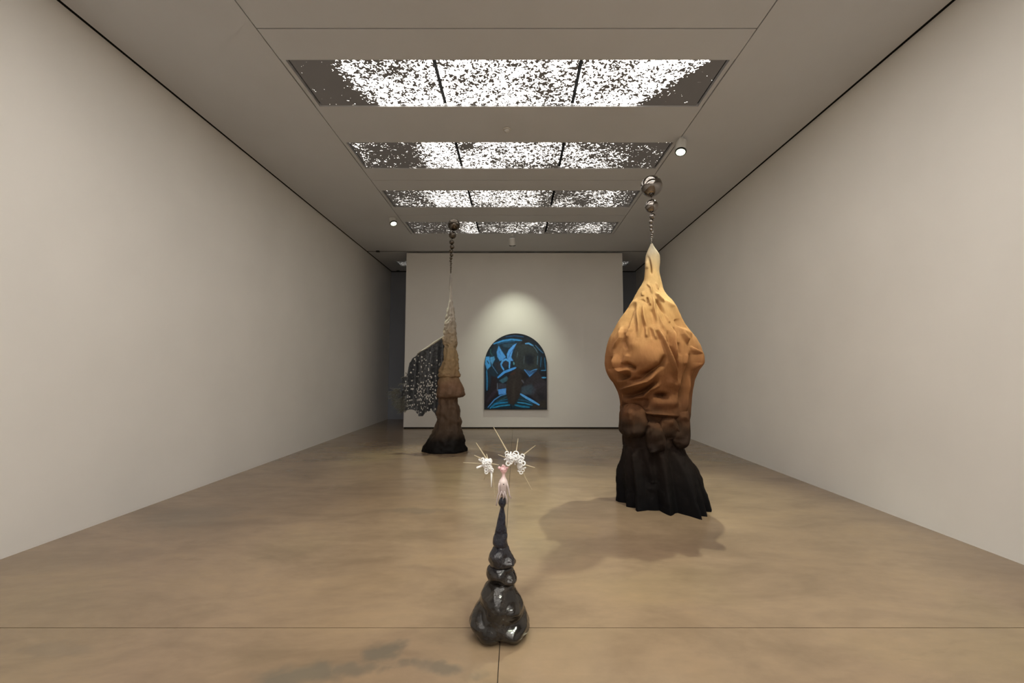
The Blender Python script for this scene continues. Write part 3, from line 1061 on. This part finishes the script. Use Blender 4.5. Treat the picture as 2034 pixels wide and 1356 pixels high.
def inside(px, pz):
    c = np.zeros(px.shape, bool)
    j = len(ox_) - 1
    for i in range(len(ox_)):
        cond = ((oz_[i] > pz) != (oz_[j] > pz)) & (px < (ox_[j] - ox_[i]) * (pz - oz_[i]) / (oz_[j] - oz_[i] + 1e-12) + ox_[i])
        c ^= cond
        j = i
    return c


GS = 0.0065
gx = np.arange(ox_.min() - 0.02, ox_.max() + 0.02, GS)
gz = np.arange(oz_.min() - 0.02, oz_.max() + 0.02, GS)
GX, GZ = np.meshgrid(gx, gz)
ragged = vnoise(np.stack([GX, GX * 0, GZ], -1).reshape(-1, 3), 22.0, 2, 4.0).reshape(GX.shape)
ragged2 = vnoise(np.stack([GX, GX * 0 + 9, GZ], -1).reshape(-1, 3), 26.0, 2, 7.0).reshape(GX.shape)
INS = inside(GX + 0.008 * ragged, GZ + 0.008 * ragged2)
# holes: cells of a jittered net, denser low on the wing
cell = 0.034
hid = {}
HOLE = np.zeros(GX.shape, bool)
ztopw, zbotw = oz_.max(), oz_.min()
spots = []
for j in range(int((gz[-1] - gz[0]) / cell) + 2):
    for i in range(int((gx[-1] - gx[0]) / cell) + 2):
        hx_ = gx[0] + (i + 0.5 * (j % 2)) * cell + random.uniform(-.008, .008)
        hz_ = gz[0] + j * cell * 0.9 + random.uniform(-.008, .008)
        low = (ztopw - hz_) / (ztopw - zbotw)
        p = 0.42 * max(0.0, min(1.0, (low - 0.16) * 1.9)) * (0.5 + 0.9 * (0.5 + mnoise.noise(Vector((hx_ * 5, 3.3, hz_ * 3.4)))))
        if hx_ > -1.52 and low < 0.7:
            p *= 0.35
        if random.random() < p:
            spots.append((hx_, hz_, random.uniform(0.005, 0.0115), random.uniform(0.006, 0.017)))
for (hx_, hz_, rx, rz) in spots:
    i0, i1 = np.searchsorted(gx, [hx_ - rx - GS, hx_ + rx + GS])
    j0, j1 = np.searchsorted(gz, [hz_ - rz - GS, hz_ + rz + GS])
    HOLE[j0:j1, i0:i1] |= ((GX[j0:j1, i0:i1] - hx_) / rx) ** 2 + ((GZ[j0:j1, i0:i1] - hz_) / rz) ** 2 < 1.0
keepf = (INS & ~HOLE)
fk = keepf[:-1, :-1] & keepf[1:, :-1] & keepf[1:, 1:] & keepf[:-1, 1:]
WV = np.stack([GX - LX,
               WY - LY + 0.035 * np.sin(GX * 17 + 1.3 * GZ) + 0.03 * np.sin(GX * 31 - 2.0 * GZ) + 0.12 * (GX + 1.55) + 0.006 * ragged,
               GZ], -1)
nyv, nxv = GX.shape
idx = np.arange(nyv * nxv).reshape(nyv, nxv)
fj, fi = np.nonzero(fk)
quads = np.stack([idx[fj, fi], idx[fj, fi + 1], idx[fj + 1, fi + 1], idx[fj + 1, fi]], -1)
used, inv = np.unique(quads.ravel(), return_inverse=True)
quads = inv.reshape(-1, 4)
m, nt, b = new_mat('dark_net')
g = N(nt, 'ShaderNodeNewGeometry')
n1 = N(nt, 'ShaderNodeTexNoise', Scale=30.0, Detail=4.0)
nt.links.new(g.outputs['Position'], n1.inputs['Vector'])
r = N(nt, 'ShaderNodeValToRGB')
r.color_ramp.elements[0].position = 0.35
r.color_ramp.elements[1].position = 0.75
r.color_ramp.elements[0].color = (0.012, 0.014, 0.018, 1)
r.color_ramp.elements[1].color = (0.066, 0.070, 0.076, 1)
nt.links.new(n1.outputs['Fac'], r.inputs['Fac'])
nt.links.new(r.outputs['Color'], b.inputs['Base Color'])
bp = N(nt, 'ShaderNodeBump', Strength=0.5, Distance=0.01)
nt.links.new(n1.outputs['Fac'], bp.inputs['Height'])
nt.links.new(bp.outputs['Normal'], b.inputs['Normal'])
b.inputs['Roughness'].default_value = 0.55
M_NET = m
wing = link('net_wing', mesh('net_wing', WV.reshape(-1, 3)[used], quads.tolist(), True), M_NET, slim)
so = wing.modifiers.new('thick', 'SOLIDIFY')
so.thickness = 0.007
tag(wing, 'dark grey net wing full of small holes with a ragged edge')
M_HEM = plain('pale_rolled_hem', (0.33, 0.30, 0.24), 0.5)


def wy(x, z):
    return WY - LY + 0.035 * math.sin(x * 17 + 1.3 * z) + 0.03 * math.sin(x * 31 - 2.0 * z) + 0.12 * (x + 1.55)


hemp = crop_pts([(832, 70), (790, 96), (745, 120), (700, 148), (630, 200), (560, 250), (500, 290), (440, 325)], *D_, WY)
MB().tube([(x - LX, wy(x, z), z) for x, z in hemp], [0.012, 0.016, 0.02, 0.022, 0.018, 0.014, 0.011, 0.008], 10).build('rolled_hem', M_HEM, wing, True)
M_FRINGE = plain('grey_fibre', (0.10, 0.10, 0.085), 0.8)
fr = MB()
for i in range(260):
    u0, v0 = random.choice([(250, 1130), (200, 1080), (150, 1000), (125, 930), (170, 880), (270, 1150), (230, 1100), (260, 1000), (300, 1080)])
    u0 += random.uniform(-25, 45)
    v0 += random.uniform(-40, 40)
    ln = random.uniform(50, 120)
    dr = random.uniform(2.55, 3.7)
    pts = []
    for q in range(5):
        s = q / 4
        uu = u0 + math.cos(dr + 0.4 * s * math.sin(i)) * ln * s
        vv = v0 - math.sin(dr) * ln * s * 0.7 + 18 * math.sin(3 * s + i) + 20 * s * s
        x, z = place(D_[0] + uu / D_[2], D_[1] + vv / D_[2], WY)
        pts.append((x - LX, wy(x, z) + random.uniform(-.012, .012), z))
    fr.tube(pts, [0.0042, 0.004, 0.0036, 0.003, 0.002], 5)
for (uv) in ([(290, 668), (250, 664), (228, 668), (214, 690)], [(300, 620), (292, 600)], [(262, 768), (215, 768), (186, 778), (172, 800)], [(240, 780), (250, 830), (285, 880)]):
    q = crop_pts(uv, *D_, WY)
    fr.tube([(x - LX, wy(x, z), z) for x, z in q], 0.007, 6)
fo = fr.build('fringe', M_FRINGE, wing)
fo['kind'] = 'stuff'

# ------------------------------------------------------------------ small glazed ceramic with pink figurine
FX, FY = 0.0, 2.60
PXF = FY / FPX


def zf(v):
    return max(0.0, place(995, v, FY)[1])


def glaze():
    m, nt, b = new_mat('dark_glaze')
    L = nt.links.new
    g = N(nt, 'ShaderNodeNewGeometry')
    sp = N(nt, 'ShaderNodeSeparateXYZ')
    L(g.outputs['Position'], sp.inputs[0])
    n1 = N(nt, 'ShaderNodeTexNoise', Scale=16.0, Detail=5.0, Roughness=0.65, Distortion=0.8)
    L(g.outputs['Position'], n1.inputs['Vector'])
    zn = N(nt, 'ShaderNodeMapRange')
    zn.inputs['From Min'].default_value = 0.30
    zn.inputs['From Max'].default_value = 0.62
    L(sp.outputs['Z'], zn.inputs['Value'])
    lo = N(nt, 'ShaderNodeValToRGB')
    for e, (p, c) in zip(lo.color_ramp.elements, ((0.42, (0.006, 0.005, 0.005)), (0.72, (0.030, 0.024, 0.019)))):
        e.position = p
        e.color = (*c, 1)
    L(n1.outputs['Fac'], lo.inputs['Fac'])
    hi = N(nt, 'ShaderNodeValToRGB')
    for e, (p, c) in zip(hi.color_ramp.elements, ((0.40, (0.006, 0.008, 0.020)), (0.72, (0.022, 0.023, 0.036)))):
        e.position = p
        e.color = (*c, 1)
    L(n1.outputs['Fac'], hi.inputs['Fac'])
    mx = N(nt, 'ShaderNodeMix', data_type='RGBA')
    L(zn.outputs[0], mx.inputs[0])
    L(lo.outputs['Color'], mx.inputs[6])
    L(hi.outputs['Color'], mx.inputs[7])
    L(mx.outputs[2], b.inputs['Base Color'])
    b.inputs['Roughness'].default_value = 0.07
    b.inputs['Coat Weight'].default_value = 0.3
    b.inputs['Specular IOR Level'].default_value = 0.4
    b.inputs['Coat Roughness'].default_value = 0.05
    bp = N(nt, 'ShaderNodeBump', Strength=0.3, Distance=0.01)
    L(n1.outputs['Fac'], bp.inputs['Height'])
    L(bp.outputs['Normal'], b.inputs['Normal'])
    return m


M_GLAZE = glaze()
cer = empty('ceramic_sculpture', (FX, FY, 0.0))
tag(cer, 'small dark glazed ceramic cone carrying a pink figurine with white tangles', 'sculpture')
F_ = (900, 980, 4.11)


def bulges(lst):
    L_ = [(place(F_[0] + a / F_[2], F_[1] + b_ / F_[2], FY), w / F_[2] * PXF, h) for a, b_, w, h in lst]

    def f(X, Z, T, R):
        d = np.zeros_like(X)
        fm_ = np.clip(np.sin(T), 0, 1) ** 0.5
        for (x, z), w, h in L_:
            d += 2.0 * h * fm_ * np.exp(-((X - x) ** 2 + (Z - z) ** 2) / (w * w))
        d += np.clip(-np.sin(T), 0, 1) * 0.05 * R * np.sin(5 * T + 14 * Z)
        return d
    return f


turned('lower_body', [(1152, 975, 1018), (1158, 966, 1021), (1165, 960.8, 1021.7), (1175, 957, 1025.3), (1185, 956, 1032.6), (1195, 952.3, 1036.7), (1205, 945, 1038.7),
                      (1216, 939.4, 1044), (1227, 937.7, 1047.5)], FY, FX, FY, M_GLAZE, cer, ykeep=0.95, lump=0.006, lscale=16.0, seed=1.0, nt=128, sub=10,
       extra=bulges([(350, 860, 90, 0.018), (500, 900, 60, 0.022), (350, 990, 120, -0.012), (500, 960, 60, -0.014), (200, 1000, 60, 0.016), (330, 1050, 60, 0.012), (480, 1050, 60, 0.014),
                     (270, 1130, 70, 0.016), (410, 1130, 60, -0.012), (500, 1160, 70, 0.012), (240, 900, 40, -0.012), (560, 1010, 40, .012)]),
       label='bulging dark brown glazed base', ground=[(0.003, 0.045, 0.166), (0.003, 0.022, 0.152), (0.002, 0.006, 0.136), (0.002, 0.0, 0.122)])
turned('collar_tier', [(1122, 974, 1016), (1126, 969.5, 1018), (1131, 967.3, 1019.5), (1140, 967, 1024), (1147, 969.4, 1025.4), (1153, 974, 1022), (1157, 980, 1014)], FY, FX, FY, M_GLAZE, cer,
       lump=0.004, lscale=25.0, seed=4.0, nt=96, sub=8, extra=bulges([(380, 650, 50, 0.010), (450, 640, 30, -0.010), (480, 690, 40, 0.010), (380, 690, 50, -0.008)]), label='rolled glazed collar')
turned('middle_tier', [(1080, 983, 1007), (1085, 980, 1010), (1092, 976.5, 1012.5), (1099, 973, 1016), (1106, 971.6, 1020), (1113, 972, 1023), (1118, 972.6, 1022.4), (1123, 974, 1018), (1126, 979, 1012)], FY, FX, FY, M_GLAZE, cer,
       lump=0.005, lscale=25.0, seed=6.0, nt=96, sub=8, extra=bulges([(330, 500, 30, 0.006), (475, 540, 30, 0.010), (440, 500, 24, -0.006)]), label='rounded navy glazed tier')
turned('cone', [(1005, 994, 1002), (1012, 993, 1001.7), (1024, 990.5, 1003.4), (1034, 988, 1004), (1042, 986, 1004.8), (1052, 984.4, 1006.6), (1058, 983.4, 1006.4), (1065, 981, 1007.5), (1073, 978.8, 1007.6), (1078, 978.3, 1008.4),
                (1082, 980, 1009.6), (1086, 983, 1007)], FY, FX, FY, M_GLAZE, cer, lump=0.004, lscale=30.0, seed=7.0, nt=80, sub=6,
       extra=lambda X, Z, T, R: 0.05 * R * np.sin(2 * T + 60 * Z), label='navy glazed pointed cone')
turned('knob', [(986, 996.5, 1001.5), (989, 994, 1004), (994, 991, 1005), (999, 990, 1005.2), (1003, 991.4, 1004), (1007, 994, 1002)], FY, FX, FY, M_GLAZE, cer, lump=0.002, nt=48, sub=6, label='round navy glazed knob')

E_ = (920, 840, 8.475)


def fp(u, v, dy=0.0):
    x, z = place(E_[0] + u / E_[2], E_[1] + v / E_[2], FY)
    return Vector((x - FX, dy, z))


pk = zramp_mat('pink_porcelain', [(0.0, (0.36, 0.29, 0.29)), (0.35, (0.52, 0.43, 0.43)), (0.5, (0.80, 0.68, 0.68)), (0.75, (0.80, 0.50, 0.54)), (1.0, (0.80, 0.52, 0.54))], zf(990), zf(918),
               rough=0.3, bump=0.05, mott=0.05, wob=0.05, coat=0.3, spec=0.5)
PS = 1 / E_[2] * PXF
fig = MB()
prof = [(1250, 680, 28), (1220, 678, 45), (1180, 675, 60), (1140, 672, 66), (1090, 672, 70), (1040, 674, 76), (1000, 675, 78), (960, 676, 66), (930, 678, 44), (900, 680, 28), (870, 681, 23), (845, 682, 27), (825, 682, 46),
        (800, 682, 62), (775, 681, 66), (750, 680, 56), (730, 680, 36), (716, 680, 10)]
NF = 28
rings = []
for (v, u, hwp) in prof:
    c = fp(u, v)
    rings.append([(c.x + hwp * PS * math.cos(2 * PI * k / NF), -hwp * PS * 0.9 * math.sin(2 * PI * k / NF), c.z) for k in range(NF)])
vs = [q for r_ in rings for q in r_]
fs = [(i * NF + k, (i + 1) * NF + k, (i + 1) * NF + (k + 1) % NF, i * NF + (k + 1) % NF) for i in range(len(rings) - 1) for k in range(NF)]
fig.add(vs, [f_[::-1] for f_ in fs])
figo = fig.build('figurine', pk, cer, True)
tag(figo, 'pale pink pear-shaped figurine')
sb_ = figo.modifiers.new('smooth', 'SUBSURF')
sb_.levels = 1
sb_.render_levels = 2
for (u, v, r_) in ((608, 748, 24), (672, 716, 22), (744, 748, 20), (700, 722, 14)):
    MB().ball(fp(u, v, -0.006), r_ * PS, 16, 10).build('horn_bump', pk, figo, True)
for (u, v) in ((655, 770), (705, 770)):
    MB().ball(fp(u, v, -63 * PS * 0.8), 16 * PS, 16, 10).build('cheek', pk, figo, True)
MB().ball(fp(680, 1015, -70 * PS * 0.9), (15 * PS, 6 * PS, 18 * PS), 16, 10).build('navel', plain('dark_hole', (0.03, 0.02, 0.02), 0.6), figo, True)
limbs = [[(612, 1000), (600, 1060), (606, 1150), (580, 1210), (572, 1300), (562, 1356)], [(735, 1000), (755, 1060), (772, 1130), (780, 1190), (808, 1238)],
         [(650, 1130), (625, 1190), (612, 1255), (600, 1262)], [(690, 1130), (715, 1190), (738, 1250), (740, 1330)], [(668, 1150), (690, 1200), (672, 1250)]]
for i, pts in enumerate(limbs):
    dy = [-0.010, -0.010, -0.020, -0.020, -0.024][i]
    q = [fp(u, v, dy - 0.006 * k) for k, (u, v) in enumerate(pts)]
    n = len(q)
    MB().tube(q, [(15 - 6 * k / (n - 1)) * PS for k in range(n)], 10).build('limb', pk, figo, True)
M_WHITE = plain('white_glazed_porcelain', (0.90, 0.90, 0.92), 0.25)
M_STICK = plain('pale_bamboo', (0.50, 0.42, 0.29), 0.6)
MB().tube([fp(722, 765), fp(760, 750), fp(835, 690)], [12 * PS, 11 * PS, 10 * PS], 10).build('arm', M_STICK, figo, True)
MB().tube([fp(625, 755), fp(585, 725), fp(540, 700), fp(490, 690)], [9 * PS, 5 * PS, 4 * PS, 4 * PS], 8).build('arm', plain('grey_wire', (0.16, 0.15, 0.15), 0.5), figo, True)


def ring_pts(c, r, ax, n=20, span=2 * PI, a0=0.0):
    ax = Vector(ax).normalized()
    a_ = ax.orthogonal().normalized()
    b_ = ax.cross(a_)
    return [Vector(c) + (a_ * math.cos(a0 + span * k / n) + b_ * math.sin(a0 + span * k / n)) * r for k in range(n + 1)]


def tangle(center, blobs, loops, rods, label):
    c = MB()
    for (u, v, dy, ru, rv2) in blobs:
        c.ball(fp(u, v, dy), (ru * PS, (ru + rv2) * 0.42 * PS, rv2 * PS), 20, 12)
    o = c.build('tangle', M_WHITE, cer, True)
    tag(o, label)
    for (u, v, dy, r2, tw) in loops:
        MB().tube(ring_pts(fp(u, v, dy), r2 * PS, (random.uniform(-.5, .5), -1, random.uniform(-.5, .5)), 20), tw * PS, 8).build('loop', M_WHITE, o, True)
    for (u0, v0, u1, v1, tw) in rods:
        q0, q1 = fp(u0, v0, random.uniform(-.02, .0)), fp(u1, v1, random.uniform(-.03, .02))
        MB().tube([q0, (q0 + q1) / 2, q1, q1 + (q1 - q0) * 0.06], [tw * PS, tw * PS, tw * PS * 1.1, tw * PS * 0.5], 10).build('coil_end', M_WHITE, o, True)
    return o


def sticks(o, lst, mat=None):
    for (u0, v0, u1, v1, r0, dy) in lst:
        MB().tube([fp(u0, v0, 0.0), fp(u1, v1, dy)], [r0 * 1.35 * PS, r0 * 0.6 * PS], 8).build('stick', mat or M_STICK, o)


lpR = [(885, 515, -0.02, 48, 9), (735, 495, -0.015, 28, 9), (740, 530, -0.03, 26, 9), (1000, 540, -0.02, 30, 11), (975, 820, -0.02, 24, 9), (760, 660, -0.03, 34, 12), (1010, 660, -0.03, 32, 12)]
rodR = [(740, 590, 690, 612, 13), (790, 520, 805, 490, 13), (860, 640, 875, 690, 14), (960, 570, 1025, 585, 13), (1000, 760, 1055, 742, 12), (940, 800, 925, 812, 14), (780, 560, 760, 520, 13), (980, 800, 975, 830, 10)]
for i in range(26):
    a0 = random.uniform(0, 2 * PI)
    rr0 = random.uniform(0.2, 1.0)
    lpR.append((870 + 130 * rr0 * math.cos(a0), 590 + 80 * rr0 * math.sin(a0), random.uniform(-0.05, -0.01), random.uniform(16, 32), random.uniform(8, 12)))
for i in range(6):
    lpR.append((random.uniform(930, 1010), random.uniform(660, 790), random.uniform(-0.04, -0.01), random.uniform(14, 24), random.uniform(7, 10)))
tr = tangle((880, 590), [(850, 600, 0.0, 105, 62), (950, 620, 0.0, 70, 75), (955, 720, 0.0, 48, 70), (775, 640, 0.0, 50, 40)], lpR, rodR, 'larger white tangle of porcelain loops')
sticks(tr, [(745, 480, 508, 80, 9, 0.03), (893, 480, 925, 280, 6, 0.05), (1020, 530, 1212, 368, 8, -0.02), (1030, 700, 1204, 736, 8, -0.02), (985, 800, 1160, 1145, 8, 0.02), (730, 585, 592, 508, 8, -0.04), (960, 800, 1000, 940, 5, 0.05)])
lpL = [(335, 600, -0.02, 26, 9), (440, 630, -0.03, 30, 12), (395, 815, -0.02, 24, 10), (490, 770, -0.02, 20, 9)]
rodL = [(320, 650, 262, 610, 15), (330, 710, 235, 742, 17), (390, 780, 392, 835, 20), (470, 760, 498, 815, 16), (350, 640, 335, 590, 12), (440, 610, 465, 600, 18)]
for i in range(14):
    a0 = random.uniform(0, 2 * PI)
    rr0 = random.uniform(0.2, 1.0)
    lpL.append((410 + 70 * rr0 * math.cos(a0), 690 + 90 * rr0 * math.sin(a0), random.uniform(-0.04, -0.01), random.uniform(14, 26), random.uniform(8, 12)))
tl = tangle((410, 690), [(400, 690, 0.0, 78, 90), (455, 640, 0.0, 36, 48), (440, 760, 0.0, 55, 70)], lpL, rodL, 'smaller white tangle of porcelain loops')
sticks(tl, [(400, 610, 210, 345, 9, 0.03), (415, 600, 388, 535, 7, 0.03), (320, 605, 192, 530, 8, -0.02), (320, 683, -10, 682, 6, 0.03), (470, 683, 602, 686, 8, -0.03), (385, 840, 338, 985, 6, 0.04), (490, 830, 538, 1245, 7, 0.0)])
MB().tube([fp(478, 800, -0.01), fp(478, 930, -0.015), fp(477, 1060, -0.02)], [17 * PS, 13 * PS, 8 * PS], 10).build('stick', M_WHITE, tl, True)

# ------------------------------------------------------------------ arched painting on the free-standing wall
AX0, AX1, AZ0, AZS = -0.765, 0.925, 0.512, 1.722
AXC, AR = (AX0 + AX1) / 2, (AX1 - AX0) / 2
paint = empty('arched_painting', (AXC, YP, AZ0))
tag(paint, 'arched dark painting with bright blue shapes on the free-standing wall', 'painting')
arc = [(AX0 - AXC, 0.0), (AX1 - AXC, 0.0)] + [(AR * math.cos(PI * k / 48), AZS - AZ0 + AR * math.sin(PI * k / 48)) for k in range(49)]
arc = arc[:2] + arc[3:-1] + [(AX0 - AXC, AZS - AZ0)]
n = len(arc)
TH = 0.07
pv = [(x, -TH, z) for x, z in arc] + [(x, -0.004, z) for x, z in arc]
pf = [tuple(range(n)), tuple(range(2 * n - 1, n - 1, -1))] + [(i, n + i, n + (i + 1) % n, (i + 1) % n) for i in range(n)]
MB().add(pv, pf).build('panel', plain('painting_edge', (0.006, 0.008, 0.012), 0.4), paint)

GW, GH = 210, 250
su = np.linspace(0, 1, GW)
H_ = AZS - AZ0 + AR
zt = np.linspace(0, 1, GH)
inner = AR - 0.012
Pp = np.zeros((GH, GW, 3))
for j in range(GH):
    z = 0.012 + zt[j] * (H_ - 0.024)
    dz = z - (AZS - AZ0)
    w_ = inner if dz <= 0 else math.sqrt(max(inner * inner - dz * dz, 1e-6))
    Pp[j, :, 0] = -w_ + 2 * w_ * su
    Pp[j, :, 2] = z
Pp[..., 1] = -TH - 0.0015
PXc = 155 + (Pp[..., 0] + AR) / (2 * AR) * 835
PYc = 1170 - Pp[..., 2] / H_ * 1020
col = np.zeros((GH, GW, 3))
col[:] = lin((9, 17, 29))


def poly(pts, c, soft=6.0, k=1.0):
    px = np.array([p[0] for p in pts], float)
    py = np.array([p[1] for p in pts], float)
    ins = np.zeros(PXc.shape, bool)
    j = len(px) - 1
    for i in range(len(px)):
        cond = ((py[i] > PYc) != (py[j] > PYc)) & (PXc < (px[j] - px[i]) * (PYc - py[i]) / (py[j] - py[i] + 1e-9) + px[i])
        ins ^= cond
        j = i
    d, _ = seg_dist(PXc, PYc, list(pts) + [pts[0]])
    a_ = np.where(ins, 0.5 + 0.5 * np.clip(d / soft, 0, 1), 0.5 - 0.5 * np.clip(d / soft, 0, 1)) * k
    col[:] = col * (1 - a_[..., None]) + np.array(lin(c)) * a_[..., None]


def stroke(pts, w, c, soft=5.0, k=1.0):
    d, fr_ = seg_dist(PXc, PYc, pts)
    wid = w / 2 * (0.55 + 0.45 * np.sin(PI * np.clip(fr_, 0.02, 0.98)) ** 0.5)
    a_ = np.clip((wid + soft / 2 - d) / soft, 0, 1) * k
    col[:] = col * (1 - a_[..., None]) + np.array(lin(c)) * a_[..., None]


poly([(170, 480), (300, 300), (420, 220), (650, 210), (640, 420), (520, 640), (330, 760), (170, 900)], (14, 38, 56), 40)
poly([(620, 210), (760, 220), (900, 360), (970, 500), (980, 660), (700, 660), (600, 560)], (14, 32, 46), 40)
poly([(180, 1150), (260, 1060), (440, 960), (640, 960), (800, 1080), (960, 1150)], (12, 44, 60), 30)
stroke([(440, 195), (560, 182), (680, 195)], 14, (20, 62, 104))
stroke([(280, 290), (400, 250), (520, 232), (650, 245)], 26, (44, 118, 178))
stroke([(330, 300), (430, 268), (560, 258)], 14, (24, 74, 110))
poly([(390, 300), (480, 285), (575, 290), (540, 325), (470, 345), (410, 330)], (32, 62, 84))
stroke([(240, 360), (235, 410), (260, 450)], 14, (26, 70, 74))
poly([(345, 318), (382, 380), (442, 470), (395, 512), (360, 522), (328, 465), (318, 400)], (66, 136, 208))
poly([(585, 285), (535, 380), (512, 470), (540, 520), (490, 520), (460, 490), (455, 430), (480, 370), (540, 310)], (76, 146, 222))
stroke([(560, 330), (500, 420), (470, 490)], 10, (50, 100, 165))
stroke([(350, 380), (370, 440)], 12, (50, 112, 180))
stroke([(412, 640), (372, 575), (398, 525), (440, 500), (492, 530), (488, 615)], 26, (72, 148, 222))
poly([(440, 515), (475, 535), (482, 565), (465, 600), (425, 602), (400, 575), (405, 535)], (36, 42, 58))
poly([(170, 465), (220, 462), (240, 590), (190, 642), (163, 560)], (58, 138, 204))
stroke([(190, 520), (215, 560)], 14, (20, 50, 80))
poly([(230, 472), (285, 462), (295, 500), (258, 572), (226, 520)], (66, 134, 186))
stroke([(222, 480), (262, 590), (330, 690)], 9, (64, 108, 150))
poly([(280, 545), (360, 530), (385, 640), (330, 660)], (32, 38, 50))
stroke([(185, 650), (192, 780), (190, 910)], 20, (34, 104, 152))
stroke([(338, 742), (420, 672), (505, 640), (572, 612)], 32, (62, 142, 222))
poly([(350, 785), (450, 725), (485, 770), (400, 822)], (44, 84, 104))
poly([(575, 320), (640, 250), (720, 300), (860, 360), (885, 500), (880, 640), (700, 655), (560, 600), (540, 480)], (38, 46, 50), 18)
poly([(700, 440), (760, 425), (820, 460), (810, 560), (740, 580), (700, 530)], (12, 24, 36), 24)
poly([(625, 300), (690, 230), (790, 240), (720, 285)], (22, 22, 26), 14)
stroke([(545, 540), (550, 570)], 20, (70, 130, 150))
stroke([(600, 400), (590, 470)], 12, (66, 84, 90))
stroke([(690, 450), (680, 560)], 10, (58, 72, 80))
stroke([(705, 288), (750, 285), (805, 315)], 22, (72, 132, 186))
stroke([(800, 315), (840, 360), (868, 410)], 10, (70, 98, 116))
stroke([(838, 310), (890, 370), (940, 415)], 16, (42, 86, 122))
stroke([(868, 455), (862, 570)], 12, (62, 94, 112))
stroke([(915, 470), (905, 600)], 12, (36, 88, 122))
stroke([(960, 480), (972, 640)], 14, (28, 84, 122))
poly([(690, 640), (760, 738), (850, 650), (800, 665)], (44, 88, 140), 12)
stroke([(690, 640), (758, 725), (800, 690)], 10, (66, 130, 196))
stroke([(775, 660), (820, 640), (860, 632)], 12, (66, 132, 190))
stroke([(915, 650), (975, 648)], 12, (56, 124, 176))
stroke([(918, 745), (975, 745)], 20, (62, 140, 194))
poly([(240, 720), (322, 740), (342, 860), (330, 960), (230, 1090), (170, 1160), (160, 990), (230, 880)], (24, 20, 29), 12)
stroke([(200, 1060), (270, 960), (330, 900)], 40, (44, 36, 52), 20, 0.7)
stroke([(330, 820), (330, 920)], 16, (88, 100, 118), 8, 0.7)
poly([(350, 820), (450, 830), (450, 880), (345, 890)], (46, 50, 66), 8)
poly([(338, 905), (450, 885), (440, 958), (348, 972)], (74, 142, 222))
stroke([(205, 1140), (290, 1040), (370, 985), (450, 962)], 15, (64, 126, 190))
stroke([(320, 1060), (390, 1030), (455, 1000)], 14, (40, 66, 76))
stroke([(300, 1090), (380, 1050), (460, 1035)], 12, (20, 92, 132))
stroke([(235, 1150), (300, 1095), (380, 1080), (460, 1075)], 26, (20, 112, 164))
stroke([(270, 1145), (380, 1120), (500, 1108)], 18, (34, 128, 176))
stroke([(640, 965), (720, 1015), (800, 1060), (882, 1106)], 30, (82, 158, 232))
stroke([(610, 1040), (700, 1050), (790, 1085)], 12, (26, 84, 116))
stroke([(598, 1075), (690, 1085), (795, 1112)], 15, (44, 132, 182))
stroke([(565, 1110), (650, 1128), (752, 1138)], 24, (20, 112, 156))
poly([(716, 765), (800, 720), (872, 648), (930, 760), (982, 800), (985, 1130), (880, 1085), (770, 985), (650, 960), (660, 880)], (37, 36, 44), 10)
poly([(650, 875), (780, 835), (835, 900), (810, 965), (640, 970)], (48, 64, 78), 16)
stroke([(800, 950), (850, 860), (960, 830)], 60, (50, 46, 58), 30, 0.5)
poly([(860, 960), (930, 950), (970, 1040), (900, 1060)], (22, 24, 32), 20)
poly([(780, 1130), (850, 1060), (980, 1040), (985, 1160), (790, 1160)], (40, 38, 36), 20)
stroke([(640, 965), (720, 1015), (800, 1060), (882, 1106)], 26, (82, 158, 232), 5)
poly([(458, 780), (500, 690), (590, 615), (690, 675), (712, 745), (650, 860), (625, 1000), (548, 1112), (490, 1092), (452, 985), (443, 880)], (37, 33, 33), 8)
poly([(640, 660), (710, 690), (712, 750), (660, 780)], (18, 16, 18), 14)
stroke([(510, 700), (560, 680)], 26, (62, 32, 26), 20, 0.6)
stroke([(560, 780), (540, 900), (545, 1050)], 44, (52, 48, 46), 30, 0.6)
stroke([(655, 780), (680, 815)], 18, (80, 84, 98), 10, 0.8)
stroke([(500, 1100), (520, 1150)], 12, (8, 14, 24))
tex = 1.0 + 0.16 * np.sin(PXc * 0.09 + 2 * np.sin(PYc * 0.05)) * np.sin(PYc * 0.07 + 1.5 * np.sin(PXc * 0.04))
col *= tex[..., None]
col *= 1.7
me = grid_mesh('painted_face', Pp, smooth=False)
ca = me.attributes.new('paint', 'FLOAT_COLOR', 'POINT')
rgba = np.concatenate([col, np.ones((GH, GW, 1))], -1).astype(np.float32)
ca.data.foreach_set('color', rgba.ravel())
m, nt, b = new_mat('oil_paint')
at = N(nt, 'ShaderNodeAttribute', attribute_name='paint')
nt.links.new(at.outputs['Color'], b.inputs['Base Color'])
b.inputs['Roughness'].default_value = 0.42
b.inputs['Specular IOR Level'].default_value = 0.3
link('painted_face', me, m, paint)
